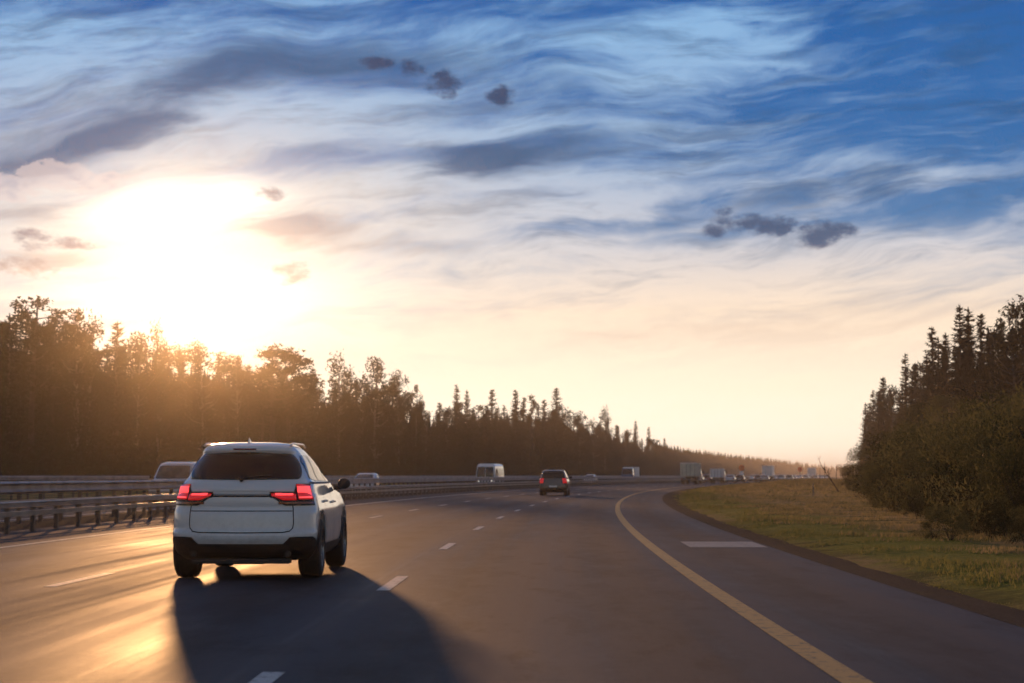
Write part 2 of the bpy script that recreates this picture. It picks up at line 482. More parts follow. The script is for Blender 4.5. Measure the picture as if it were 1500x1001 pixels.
def body(pf, z0, z1, nzs=34, arches=(), rad=.42, flat=True):
    bm = bmesh.new(); zs = [z0+(z1-z0)*i/nzs for i in range(nzs+1)]
    ts = [i/9 for i in range(9)]+[1+i/16 for i in range(16)]+[2+i/8 for i in range(9)]
    rings = []
    for z in zs:
        half = [pf.pt(t, z) for t in ts]
        ring = half+[Vector((-p.x, p.y, p.z)) for p in half[-2:0:-1]]
        rings.append([bm.verts.new(p) for p in ring])
    n = len(rings[0])
    for a, b in zip(rings, rings[1:]):
        for k in range(n):
            f = bm.faces.new((a[k], a[(k+1) % n], b[(k+1) % n], b[k])); f.smooth = True
    def cap(ring, up):
        m = len(ts)
        # strips between mirrored points keep the cap well shaped
        for k in range(m-1):
            i, j = k, k+1; i2, j2 = (n-k) % n, (n-k-1) % n
            q = [ring[i], ring[j]]+([ring[j2]] if j2 != j else [])+([ring[i2]] if i2 != i else [])
            if len(set(q)) > 2: bm.faces.new(q if up else q[::-1]).smooth = True
    cap(rings[-1], True); cap(rings[0], False)
    bmesh.ops.recalc_face_normals(bm, faces=bm.faces[:])
    me = bpy.data.meshes.new('body'); bm.to_mesh(me); bm.free()
    if arches:
        tmp = bpy.data.objects.new('tmp_body', me); C.objects.link(tmp); cut = []
        for (y, zc) in arches:
            m = MB(); N = 28
            for sd in (-1, 1):
                m2 = MB(); v = [(sd*q, y+rad*math.cos(2*math.pi*k/N), zc+rad*math.sin(2*math.pi*k/N)) for q in (.60, 1.3) for k in range(N)]
                m2.add(v, [(k, (k+1) % N, N+(k+1) % N, N+k) for k in range(N)]+[tuple(range(N))[::-1], tuple(range(N, 2*N))])
                c = m2.build('tmp_cut'); cut.append(c)
                mod = tmp.modifiers.new('b', 'BOOLEAN'); mod.operation = 'DIFFERENCE'; mod.object = c; mod.solver = 'EXACT'
        dg = bpy.context.evaluated_depsgraph_get()
        nm = bpy.data.meshes.new_from_object(tmp.evaluated_get(dg))
        for c in cut: bpy.data.objects.remove(c, do_unlink=True)
        bpy.data.objects.remove(tmp, do_unlink=True); me = nm
        for p in me.polygons:
            if abs(p.center.x) < .66 or True: pass
    return me

def patch(mb, pf, ts, zt, zb, side=1, off=.008, rows=6, inset=-.03):
    """sheet lying on the body between zb(t) and zt(t), with its rim turned into the body"""
    ncol = len(ts); g = []
    for t in ts:
        a, b = zb(t), zt(t)
        g.append([pf.pt(t, a+(b-a)*j/rows, side, off) for j in range(rows+1)])
    vs = [p for c in g for p in c]; n = rows+1
    fs = [(i*n+j, (i+1)*n+j, (i+1)*n+j+1, i*n+j+1) for i in range(ncol-1) for j in range(rows)]
    base = len(vs); rim = [i*n for i in range(ncol)]+[(ncol-1)*n+j for j in range(1, n)]+[i*n+rows for i in range(ncol-2, -1, -1)]+[j for j in range(rows-1, 0, -1)]
    tz = {}
    for i, t in enumerate(ts):
        a, b = zb(t), zt(t)
        for j in range(n): tz[i*n+j] = (t, a+(b-a)*j/rows)
    vs += [pf.pt(tz[r][0], tz[r][1], side, inset) for r in rim]
    m = len(rim)
    fs += [(rim[k], rim[(k+1) % m], base+(k+1) % m, base+k) for k in range(m)]
    mb.add(vs, fs)

def lin_t(a, b, n): return [a+(b-a)*i/n for i in range(n+1)]

def full_rear(mb, pf, f, zt, zb, off=.008, n=16, rows=6, corner=.12):
    """rear sheet symmetric about the centre line, f = share of the half width; rounded ends"""
    fr = [-f*math.cos(math.pi*i/n*1.0) for i in range(n+1)]
    g = []
    for q in fr:
        e = abs(q)/f; r = max(0, (e-(1-corner))/corner); cut = (1-math.sqrt(max(0, 1-r*r)))*.38 if r > 0 else 0
        a, b = zb(e), zt(e); h = b-a; a, b = a+h*cut, b-h*cut
        t = pf.tx(abs(q)); sd = 1 if q >= 0 else -1
        g.append([(t, a+(b-a)*j/rows, sd) for j in range(rows+1)])
    vs = [pf.pt(*p, off) for c in g for p in c]; m = rows+1; nc = n+1
    fs = [(i*m+j, (i+1)*m+j, (i+1)*m+j+1, i*m+j+1) for i in range(nc-1) for j in range(rows)]
    flat = [p for c in g for p in c]; base = len(vs)
    rim = [i*m for i in range(nc)]+[(nc-1)*m+j for j in range(1, m)]+[i*m+rows for i in range(nc-2, -1, -1)]+[j for j in range(rows-1, 0, -1)]
    vs += [pf.pt(*flat[r], -.03) for r in rim]; k = len(rim)
    fs += [(rim[i], rim[(i+1) % k], base+(i+1) % k, base+i) for i in range(k)]
    mb.add(vs, fs)

def wheel(parent, x, y, r, w, side, detail=True, spokes=10):
    n = 32 if detail else 14
    t = MB(); h = w/2
    t.lathe([(-h, r*.62), (-h, r*.86), (-h*.86, r*.96), (-h*.6, r), (-h*.55, r*.975), (-h*.5, r), (-h*.1, r), (-h*.05, r*.975), (0, r), (h*.5, r), (h*.55, r*.975), (h*.6, r), (h*.86, r*.96), (h, r*.86), (h, r*.62), (-h, r*.62)], (0, 0, 0), n)
    root = t.build('wheel', M['tyre'], parent, shade=True); root.location = (x, y, r)
    if detail:
        m = MB(); sx = side
        m.lathe([(sx*h*.98, r*.63), (sx*h*.9, r*.6), (sx*h*.2, r*.57), (-sx*h*.9, r*.56)], (0, 0, 0), n)
        m.lathe([(sx*h*.75, .001), (sx*h*.75, r*.13), (sx*h*.5, r*.15)], (0, 0, 0), 12)
        for k in range(spokes):
            a = 2*math.pi*k/spokes; c, s_ = math.cos(a), math.sin(a); wd = r*.055
            vs = []
            for rr, ww in ((r*.1, wd*.8), (r*.6, wd*1.2)):
                for q in (-1, 1):
                    for xx in (sx*h*.78, sx*h*.45): vs.append((xx, rr*c-q*ww*s_, rr*s_+q*ww*c))
            m.add(vs, [(0, 2, 6, 4), (1, 3, 7, 5), (0, 1, 5, 4), (2, 3, 7, 6)])
        m.build('rim', M['alloy'], root, shade=False)
        m = MB(); m.lathe([(sx*h*.1, .001), (sx*h*.1, r*.5)], (0, 0, 0), 20); m.build('brake_disc', M['post'], root)
    else:
        m = MB(); m.lathe([(side*h*.97, .001), (side*h*.97, r*.62)], (0, 0, 0), 12); m.build('rim', M['alloy'], root)
    return root

SUV_ROWS = [(.24, .79, .30, 4.5), (.30, .87, .14, 4.7), (.40, .92, .05, 4.80), (.46, .935, .03, 4.85), (.50, .94, .005, 4.86), (.555, .947, 0, 4.87), (.60, .95, .012, 4.88), (.625, .95, .045, 4.88), (.72, .948, .050, 4.87), (.84, .94, .060, 4.84), (.88, .935, .085, 4.82),
            (.96, .915, .080, 4.72), (1.04, .897, .085, 4.4), (1.065, .888, .12, 4.15), (1.10, .878, .10, 3.85), (1.19, .85, .13, 3.5), (1.25, .80, .19, 3.3), (1.42, .728, .33, 2.85),
            (1.57, .64, .44, 2.45), (1.60, .625, .37, 2.35), (1.635, .59, .39, 2.25), (1.665, .56, .45, 2.1), (1.69, .52, .57, 1.95), (1.71, .42, .80, 1.75), (1.72, .30, 1.1, 1.55)]
SUV_ROWS = [(r_[0], r_[1]*.968)+r_[2:] for r_ in SUV_ROWS]

def hero_suv():
    pf = Prof(SUV_ROWS, 2.45, .62, .6)
    root = empty('suv')
    tag(root, 'white SUV seen from behind with lit red tail lamps in the middle lane', 'suv')
    ya, yb, r = .93, 3.86, .375
    me = body(pf, .26, 1.72, 56, [(ya, r), (yb, r)], .455)
    b = link('body', me, M['white_paint'], root)
    # rear window
    m = MB(); full_rear(m, pf, .94, lambda e: 1.585-.02*e*e, lambda e: 1.235+.012*e*e, .006, 30, 8, .09)
    m.build('rear_window', M['glass'], root, shade=True)
    # wiper-less dark spoiler lamp and window ledge gap
    m = MB(); full_rear(m, pf, .46, lambda e: 1.068, lambda e: 1.045, .004, 12, 2, .05)
    tr = m.build('tailgate_trim', M['chrome'], root); m = MB()
    full_rear(m, pf, .44, lambda e: 1.044, lambda e: 1.026, .003, 12, 2, .05); m.build('handle_recess', M['groove'], tr)
    # tail lamps : dark housing, lit upper lens (L shape), dark lower lens
    for sd in (-1, 1):
        h = MB(); t0, t1 = pf.tx(.41), 1.0
        zt = lambda t: 1.09 + (.095*smooth(pf.tx(.76), pf.tx(.785), t))
        zb = lambda t: 1.02-.10*smooth(pf.tx(.42), pf.tx(.62), t)
        ts = lin_t(t0, .82, 24)
        patch(h, pf, ts, zt, zb, sd, .010, 4)
        hs = h.build('taillight', M['black_plastic'], root, shade=False)
        l = MB()
        ts = lin_t(pf.tx(.43), pf.tx(.755), 12)
        patch(l, pf, ts, lambda t: 1.077, lambda t: 1.035-.05*smooth(pf.tx(.43), pf.tx(.6), t), sd, .018, 3)
        ts = lin_t(pf.tx(.79), .80, 8)
        patch(l, pf, ts, lambda t: 1.178-.02*smooth(.6, .82, t), lambda t: .995, sd, .018, 4)
        l.build('lens', M['lamp_on'], hs, shade=True)
        l = MB(); patch(l, pf, lin_t(pf.tx(.48), pf.tx(.72), 8), lambda t: 1.062, lambda t: 1.040, sd, .024, 1)
        patch(l, pf, lin_t(pf.tx(.79), .76, 4), lambda t: 1.150, lambda t: 1.01, sd, .024, 3); l.build('light_bar', M['led'], hs)
        l = MB(); ts = lin_t(pf.tx(.52), .80, 12)
        patch(l, pf, ts, lambda t: .965-.01*0, lambda t: .94, sd, .014, 2); l.build('reflector', M['lamp_off'], hs)
    # tailgate panel line (dark gap) : two verticals and a curved bottom
    m = MB(); q = .70
    pts = [(-q, .92), (-q, .70), (-q*.985, .645), (-q*.93, .605), (-q*.8, .592), (0, .588), (q*.8, .592), (q*.93, .605), (q*.985, .645), (q, .70), (q, .92)]
    fine = []
    for (a, za), (bb, zb_) in zip(pts, pts[1:]):
        for i in range(6): fine.append((a+(bb-a)*i/6, za+(zb_-za)*i/6))
    fine.append(pts[-1])
    def rp(f, z, off): return pf.pt(pf.tx(abs(f)), z, 1 if f >= 0 else -1, off)
    vs = []; 
    for i, (f, z) in enumerate(fine):
        a = fine[max(0, i-1)]; c = fine[min(len(fine)-1, i+1)]; d = Vector((c[0]-a[0], c[1]-a[1])).normalized(); nn = Vector((-d.y, d.x))*.006
        vs += [rp(f+nn.x, z+nn.y, .003), rp(f-nn.x, z-nn.y, .003)]
    m.add(vs, [(2*i, 2*i+1, 2*i+3, 2*i+2) for i in range(len(fine)-1)])
    m.build('tailgate_gap', M['groove'], root, recalc=False)
    m = MB(); m.tube([(-.02, .15, 1.25), (.10, .17, 1.275), (.36, .24, 1.30)], .011, 6); m.tube([(0, .12, 1.235), (0, .17, 1.255)], .025, 8); m.build('wiper', M['black_plastic'], root)
    m = MB(); full_rear(m, pf, .70, lambda e: .859, lambda e: .851, .002, 14, 1, .02); m.build('crease', M['groove'], root)
    m = MB(); full_rear(m, pf, .26, lambda e: .985, lambda e: .870, -.004, 10, 2, .02)
    pl = m.build('licence_plate', M['plate'], root) if False else None
    # lower bumper valance, dark
    m = MB(); full_rear(m, pf, .985, lambda e: .452+.085*smooth(.60, .68, e), lambda e: .262, .012, 30, 5, .05)
    va = m.build('rear_valance', M['black_plastic'], root)
    m = MB(); m.box((0, .22, .24), (1.2, .3, .06)); m.box((0, 2.4, .30), (1.3, 4.0, .12)); m.box((0, .55, .25), (.5, .35, .12))
    m.box((0, ya, .30), (1.5, .12, .10)); m.box((0, yb, .30), (1.5, .12, .10))
    m.build('underbody', M['black_plastic'], root)
    m = MB()
    for sd in (-1, 1):
        m2 = MB(); m2.tube([(sd*.58, .10, .33), (sd*.58, .35, .33)], .035, 14); m2.build('exhaust_tip', M['post'], root)
    # side glass, one mesh for each window, and sills
    for sd in (-1, 1):
        for (a, b2) in ((.75, 1.42), (1.50, 2.30), (2.38, 3.12)):
            m = MB(); cols = []
            nn = 8; g = []
            for i in range(nn+1):
                y = a+(b2-a)*i/nn
                top = min(1.55, 1.55-.10*smooth(.95, .6, y)*1.4-max(0, (y-2.45))*.46)
                bot = 1.225+.03*smooth(1.2, .7, y)
                g.append([(y, bot+(top-bot)*j/4) for j in range(5)])
            vs = [pf.pt(pf.ty(y, z), z, sd, .006) for c in g for y, z in c]
            m.add(vs, [(i*5+j, (i+1)*5+j, (i+1)*5+j+1, i*5+j+1) for i in range(nn) for j in range(4)])
            m.build('side_window', M['glass'], root, shade=True)
        for (y, z) in ((1.50, .96), (2.42, .94)):
            m = MB(); p = pf.pt(pf.ty(y, z), z, sd, .02); m.box(p, (.03, .2, .03)); m.build('door_handle', M['white_paint'], root, bevel=.008)
        m = MB(); g = [[pf.pt(pf.ty(.55+2.75*i/16, z), z, sd, .009) for z in (1.188, 1.208)] for i in range(17)]
        m.add([p for c in g for p in c], [(2*i, 2*i+1, 2*i+3, 2*i+2) for i in range(16)]); m.build('window_trim', M['black_plastic'], root)
        m = MB(); g = []
        for i in range(13):
            y = 1.42+(3.38-1.42)*i/12; g.append([pf.pt(pf.ty(y, z), z, sd, .012) for z in (.27, .34, .42)])
        m.add([p for c in g for p in c], [(i*3+j, (i+1)*3+j, (i+1)*3+j+1, i*3+j+1) for i in range(12) for j in range(2)])
        m.build('sill', M['black_plastic'], root)
        for y, w_ in ((1.46, .008), (2.34, .008), (3.2, .008)):
            m = MB(); vs = []
            for i in range(11):
                z = .43+(1.2-.43)*i/10
                for e in (-1, 1): vs.append(pf.pt(pf.ty(y+e*w_/2, z), z, sd, .003))
            m.add(vs, [(2*i, 2*i+1, 2*i+3, 2*i+2) for i in range(10)]); m.build('door_gap', M['groove'], root)
        # wheel arch trim
        for yc in (ya, yb):
            m = MB(); vs = []; N = 22
            for i in range(N+1):
                a = math.pi*(-.10+1.20*i/N)
                for rr in (.452, .485):
                    y, z = yc+rr*math.cos(a), r+rr*math.sin(a); z = max(z, .28)
                    vs.append(pf.pt(pf.ty(y, z), z, sd, .014))
            m.add(vs, [(2*i, 2*i+1, 2*i+3, 2*i+2) for i in range(N)]); m.build('arch_trim', M['black_plastic'], root)
        # mirror
        m = MB(); bm = bmesh.new(); bmesh.ops.create_uvsphere(bm, u_segments=16, v_segments=10, radius=1)
        for v in bm.verts:
            x_, y_, z_ = v.co; y_ = max(y_, -.55)
            v.co = (sd*.985+x_*.09, 3.02+y_*.08, 1.18+z_*.075)
        me2 = bpy.data.meshes.new('side_mirror'); bm.to_mesh(me2); bm.free(); mi = link('side_mirror', me2, M['black_plastic'], root, shade=True)
        m = MB(); m.tube([(sd*.84, 3.06, 1.12), (sd*.95, 3.04, 1.13)], .03, 8); m.build('mirror_arm', M['black_plastic'], mi)
        # roof rail
        m = MB(); pts = []
        for i in range(15):
            y = .62+(2.15-.62)*i/14; u = min(i, 14-i)
            pts.append((sd*(.545-.0*y), y, 1.665+.032*min(1, u/1.5)))
        m.tube(pts, .014, 8); m.build('roof_rail', M['silver_paint'], root, shade=True)
        wheel(root, sd*.785, ya, r, .28, sd); wheel(root, sd*.79, yb, r, .26, sd)
    # wheel-well liners
    for yc in (ya, yb):
        m = MB(); m.box((0, yc, .55), (1.16, .98, .62)); m.build('wheel_well', M['groove'], root)
    # shark fin antenna, third brake lamp in the spoiler
    m = MB(); m.add([(-.02, .72, 1.69), (.02, .72, 1.69), (.015, .98, 1.69), (-.015, .98, 1.69), (0, .74, 1.775), (0, .80, 1.77)],
                    [(0, 1, 4), (1, 2, 5, 4), (2, 3, 5), (3, 0, 4, 5), (3, 2, 1, 0)]); m.build('antenna', M['silver_paint'], root)
    m = MB(); full_rear(m, pf, .25, lambda e: 1.628, lambda e: 1.612, .003, 8, 1, .02); m.build('brake_lamp', M['lamp_off'], root)
    return root

KINDS = {
 'suv': dict(rows=[(.25, .80, .25, 4.2), (.32, .87, .06, 4.4), (.5, .90, .0, 4.5), (.75, .90, .02, 4.5), (.95, .885, .05, 4.3), (1.02, .87, .06, 3.7), (1.10, .85, .07, 3.2), (1.35, .78, .16, 2.8), (1.56, .70, .26, 2.3), (1.63, .64, .34, 2.1), (1.66, .5, .6, 1.8)], z1=1.66, win=(1.10, 1.50), wf=(1.08, 1.50), hl=.72, tl=(.80, 1.12), r=.36),
 'hatch': dict(rows=[(.2, .75, .2, 3.8), (.3, .84, .05, 4.0), (.5, .87, .0, 4.1), (.7, .87, .02, 4.05), (.86, .85, .05, 3.8), (.93, .83, .06, 3.2), (1.0, .80, .08, 2.9), (1.25, .71, .22, 2.45), (1.42, .62, .42, 2.0), (1.48, .5, .65, 1.8)], z1=1.48, win=(1.0, 1.36), wf=(.98, 1.38), hl=.62, tl=(.68, .92), r=.31),
 'sedan': dict(rows=[(.2, .75, .2, 4.3), (.3, .84, .05, 4.5), (.5, .88, .0, 4.6), (.7, .88, .02, 4.55), (.88, .86, .07, 4.2), (.95, .84, .12, 3.6), (1.0, .80, .55, 3.3), (1.05, .78, .75, 3.15), (1.25, .69, 1.1, 2.7), (1.40, .61, 1.4, 2.3), (1.45, .5, 1.6, 2.1)], z1=1.45, win=(1.04, 1.36), wf=(1.0, 1.36), hl=.62, tl=(.68, .90), r=.32),
 'van': dict(rows=[(.25, .80, .2, 4.3), (.35, .90, .05, 4.6), (.6, .95, .0, 4.75), (.9, .95, .02, 4.6), (1.05, .94, .03, 4.2), (1.15, .93, .04, 3.9), (1.5, .87, .06, 3.55), (1.80, .80, .10, 3.2), (1.88, .74, .16, 3.0), (1.92, .6, .35, 2.7)], z1=1.92, win=(1.15, 1.70), wf=(1.14, 1.74), hl=.78, tl=(.80, 1.25), r=.34),
}
_proto = {}
def copy_tree(o, parent=None):
    c = o.copy(); C.objects.link(c); c.parent = parent
    for ch in list(o.children): copy_tree(ch, c)
    return c

def car(kind, paint, lit=False, front=False, detail=False):
    key = (kind, paint, lit, detail)
    if key in _proto: return copy_tree(_proto[key])
    k = KINDS[kind]; pf = Prof(k['rows'], 2.8, .38, .55); root = empty({'suv': 'suv', 'hatch': 'hatchback', 'sedan': 'sedan', 'van': 'minivan'}[kind])
    L = k['rows'][3][3]; r = k['r']; ya, yb = .78, L-.85
    link('body', body(pf, k['rows'][0][0], k['z1'], 34 if detail else 20, [(ya, r), (yb, r)] if detail else (), r+.07), M[paint], root)
    z0, z1 = k['win']
    m = MB(); full_rear(m, pf, .88, lambda e: z1, lambda e: z0+.02, .008, 14, 5, .15); m.build('rear_window', M['glass'], root, shade=True)
    # windscreen on the front face
    a, b = k['wf']; m = MB(); g = []; N = 12
    for i in range(N+1):
        f = -.86+1.72*i/N; t = 3-pf.tx(abs(f)); sd = 1 if f >= 0 else -1
        c = .03*max(0, abs(f)-.7)/.16
        g.append([pf.pt(t, (a+c)+(b-a-2*c)*j/5, sd, .008) for j in range(6)])
    m.add([p for c in g for p in c], [(i*6+j, (i+1)*6+j, (i+1)*6+j+1, i*6+j+1) for i in range(N) for j in range(5)])
    m.build('windscreen', M['screen'], root, shade=True)
    for sd in (-1, 1):
        yy = {'suv': [(.55, 1.3), (1.38, 2.15), (2.23, 2.75)], 'hatch': [(.6, 1.35), (1.43, 2.3)], 'sedan': [(1.35, 1.95), (2.03, 2.7)], 'van': [(.35, 1.5), (1.6, 2.6), (2.7, 3.3)]}[kind]
        for (p, q) in yy:
            m = MB(); g = []
            for i in range(7):
                y = p+(q-p)*i/6; g.append([pf.pt(pf.ty(y, z), z, sd, .008) for z in (z0+.02, (z0+z1)/2, z1-.02)])
            m.add([v for c in g for v in c], [(i*3+j, (i+1)*3+j, (i+1)*3+j+1, i*3+j+1) for i in range(6) for j in range(2)])
            m.build('side_window', M['glass'], root, shade=True)
        m = MB(); patch(m, pf, lin_t(pf.tx(.70), .86, 6), lambda t: k['tl'][1], lambda t: k['tl'][0], sd, .012, 3)
        m.build('taillight', M['lamp_on' if lit else 'lamp_off'], root, shade=True)
        m = MB(); g = []
        for i in range(6):
            t = 3-(pf.tx(.62)+(.9-pf.tx(.62))*i/5); g.append([pf.pt(t, k['hl']-.07+.14*j/2, sd, .012) for j in range(3)])
        m.add([v for c in g for v in c], [(i*3+j, (i+1)*3+j, (i+1)*3+j+1, i*3+j+1) for i in range(5) for j in range(2)])
        m.build('headlight', M['headlamp_on' if front else 'headlamp'], root)
        m = MB(); ym = yy[-1][1]-.08; w = pf.at(z0)[0]; m.box((sd*(w+.13), ym, z0+.07), (.2, .10, .15)); m.build('side_mirror', M['black_plastic'], root, bevel=.03)
        ww = pf.at(.5)[0]; wheel(root, sd*(ww-.12), ya, r, .23, sd, detail); wheel(root, sd*(ww-.12), yb, r, .23, sd, detail)
    m = MB(); full_rear(m, pf, .95, lambda e: .46, lambda e: k['rows'][0][0]+.03, .012, 16, 3, .05); m.build('rear_bumper', M['black_plastic'], root)
    m = MB(); m.box((0, -.012 if kind != 'sedan' else -.01, .60), (.52, .02, .11)); m.build('licence_plate', M['plate'], root)
    m = MB(); m.box((0, L/2, .27), (1.3, L-.9, .14)); m.build('underbody', M['black_plastic'], root)
    if detail:
        for yc in (ya, yb):
            m = MB(); m.box((0, yc, .5), (1.1, .8, .5)); m.build('wheel_well', M['groove'], root)
        for sd in (-1, 1):
            m = MB(); m.tube([(sd*.60, .6, 1.63), (sd*.61, .75, 1.69), (sd*.61, 1.9, 1.69), (sd*.60, 2.05, 1.63)], .02, 6); m.build('roof_rail', M['black_plastic'], root)
    _proto[key] = root
    return root

def put(root, s, o, facing=1, label=None, cat='car', group=None, z=0.0):
    x, y, th = *P(s, o)[:2], course(s)[2]
    root.location = (x, y, z); root.rotation_euler = (0, 0, -th+(0 if facing > 0 else math.pi))
    tag(root, label, cat, group); return root

hero = hero_suv(); hero.location = (-3.345, 23.55, 0); hero.rotation_euler = (0, 0, -R(.6))

put(car('suv', 'black_paint', True, detail=True), 123.6, -4.97, 1, 'black SUV with lit red tail lamps, ahead of the white SUV in the same lane', 'suv')

# traffic far ahead in our direction
G = 'cars queuing far ahead on the bend'
for px, o, kd, pt, lab in (
    (1020.5, -9.4, 'sedan', 'white_paint', 'white sedan just beyond the canvas-sided truck, half hidden by it'),
    (1033, -9.4, 'hatch', 'red_paint', 'dark red hatchback between the canvas truck and the white box truck'),
    (1067.5, -5.0, 'sedan', 'silver_paint', 'silver sedan first to follow the white box truck on the bend'),
    (1082, -5.6, 'hatch', 'black_paint', 'black hatchback between the silver sedan and the white sedans beyond'),
    (1101, -9.6, 'sedan', 'white_paint', 'white sedan under the round orange road sign on the bend'),
    (1109.5, -5.8, 'hatch', 'grey_paint', 'grey hatchback just before the far white truck on the bend'),
    (1118, -2.0, 'sedan', 'beige_paint', 'beige sedan beside the grass mound where the bend goes out of sight')):
    put(car(kd, pt), solve(px, o), o, 1, lab, 'car', G)
far_px = [(1136, -9.5, 'sedan', 'white_paint'), (1143, -5.7, 'hatch', 'silver_paint'), (1149, -9.5, 'sedan', 'white_paint'), (1155, -2, 'hatch', 'beige_paint'), (1160, -5.7, 'sedan', 'silver_paint'),
          (1165, -9.5, 'hatch', 'white_paint'), (1169, -5.7, 'sedan', 'white_paint'), (1174, -5.7, 'sedan', 'silver_paint'), (1178.5, -2, 'hatch', 'white_paint'), (1183, -9.5, 'hatch', 'white_paint'), (1193, -5.7, 'hatch', 'silver_paint'),
          (1198, -9.5, 'sedan', 'white_paint'), (1203, -2, 'sedan', 'white_paint'), (1209, -5.7, 'sedan', 'silver_paint')]
for px, o, kd, pt in far_px:
    nm = {'white_paint': 'white', 'silver_paint': 'silver', 'beige_paint': 'beige'}[pt]
    put(car(kd, pt), solve(px, o), o, 1, 'pale car whose roof glints in the long queue beyond the grass mound', 'car', 'pale cars glinting in the far queue')

def truck(name, w, h, L, body_mat, zb=1.0, cab='white_paint', roofwing=False):
    root = empty(name)
    m = MB(); m.box((0, L/2, (h+zb)/2), (w, L, h-zb)); cb = m.build('cargo_box', body_mat, root, bevel=.06)
    for sd in (-1, 1):
        m = MB(); m.box((sd*w*.25, -.02, (h+zb)/2), (w*.46, .05, (h-zb)*.92)); m.build('door', body_mat, cb, bevel=.01)
        m = MB()
        for q in (.12, .38): m.tube([(sd*w*q, -.06, zb+.1), (sd*w*q, -.06, h-.12)], .02, 6)
        m.build('lock_bar', M['post'], cb)
    m = MB(); m.box((0, -.015, h-.05), (w*1.01, .08, .12)); m.build('roof_edge', M['box_white'], cb)
    m = MB(); m.box((0, L/2+.8, zb-.12), (.9, L+1.6, .22)); m.box((0, .02, .58), (w*.96, .10, .14)); m.box((0, .2, .8), (.7, .1, .4)); m.build('chassis', M['black_plastic'], root)
    m = MB(); m.box((0, -.03, .72), (w*.9, .05, .22)); m.build('rear_bumper', M['grey_paint'], root)
    for sd in (-1, 1):
        m = MB(); m.box((sd*w*.40, -.06, .78), (.28, .06, .13)); m.build('taillight', M['lamp_off'], root)
        for y in (1.1, 2.3, L+1.4) if L > 5 else (1.0, L+.7):
            wheel(root, sd*(w/2-.22), y, .48 if L > 5 else .36, .36 if L > 5 else .26, sd, False)
        m = MB(); m.box((sd*w*.38, .62, .42), (.45, .02, .42)); m.build('mud_flap', M['tyre'], root)
    # cab
    cy = L+1.15; m = MB()
    m.add([(-w*.47, cy-.95, .55), (w*.47, cy-.95, .55), (w*.47, cy+.95, .55), (-w*.47, cy+.95, .55), (-w*.47, cy-.95, 1.7), (w*.47, cy-.95, 1.7), (w*.47, cy+.95, 1.5), (-w*.47, cy+.95, 1.5),
           (-w*.42, cy-.95, min(h-.1, 2.75)), (w*.42, cy-.95, min(h-.1, 2.75)), (w*.40, cy+.6, min(h-.2, 2.65)), (-w*.40, cy+.6, min(h-.2, 2.65))],
          [(0, 1, 2, 3), (0, 1, 5, 4), (1, 2, 6, 5), (2, 3, 7, 6), (3, 0, 4, 7), (4, 5, 9, 8), (5, 6, 10, 9), (6, 7, 11, 10), (7, 4, 8, 11), (8, 9, 10, 11)])
    c = m.build('cab', M[cab], root, bevel=.05)
    m = MB(); zt = min(h-.2, 2.65)
    lo = Vector((0, cy+.955, 1.55)); hi = Vector((0, cy+.64, zt-.1)); 
    m.add([(-w*.42, lo.y+.03, lo.z), (w*.42, lo.y+.03, lo.z), (w*.37, hi.y+.03, hi.z), (-w*.37, hi.y+.03, hi.z)], [(0, 1, 2, 3)]); m.build('windscreen', M['glass'], c)
    for sd in (-1, 1):
        m = MB(); m.box((sd*w*.36, cy+.98, .85), (.3, .06, .16)); m.build('headlight', M['headlamp'], root)
        m = MB(); m.box((sd*(w*.5+.12), cy+.75, 1.9), (.1, .12, .4)); m.build('side_mirror', M['black_plastic'], root)
    return root

put(truck('truck', 2.46, 3.22, 6.2, M['canvas_green'], 1.15), 288.5, -5.6, 1, 'grey-green canvas-sided truck seen from behind on the bend', 'truck')
put(truck('box_truck', 2.05, 2.45, 3.6, M['box_white'], .95), solve(1048, -4.6), -4.6, 1, 'small white box truck with plain rear doors, behind the canvas-sided truck', 'truck')
put(truck('truck', 2.5, 3.7, 7, M['box_white'], 1.1), solve(1122.5, -9.2), -9.2, 1, 'white high-sided truck above the queuing cars beyond the bend', 'truck')
put(truck('truck', 2.5, 3.9, 7, M['box_white'], 1.1), solve(1187, -9.2), -9.2, 1, 'pale truck farthest along the queue, near the leaning dead stem', 'truck')

# opposite traffic
put(car('van', 'silver_paint'), 89, -20.1, -1, 'grey minivan with a pale roof approaching behind the median barrier', 'minivan')
put(car('hatch', 'silver_paint', front=True), 137, -19.2, -1, 'silver car with its roof just showing over the median barrier', 'car')
put(car('hatch', 'white_paint'), solve(867, -20.2), -20.2, -1, 'white car low behind the rails between the black SUV and the blue-fronted truck', 'car')
put(truck('truck', 2.1, 2.75, 5, M['box_white'], .95, 'blue_paint'), solve(921, -20.4)+5, -20.4, -1, 'white box truck with a blue cab approaching on the opposite road', 'truck')

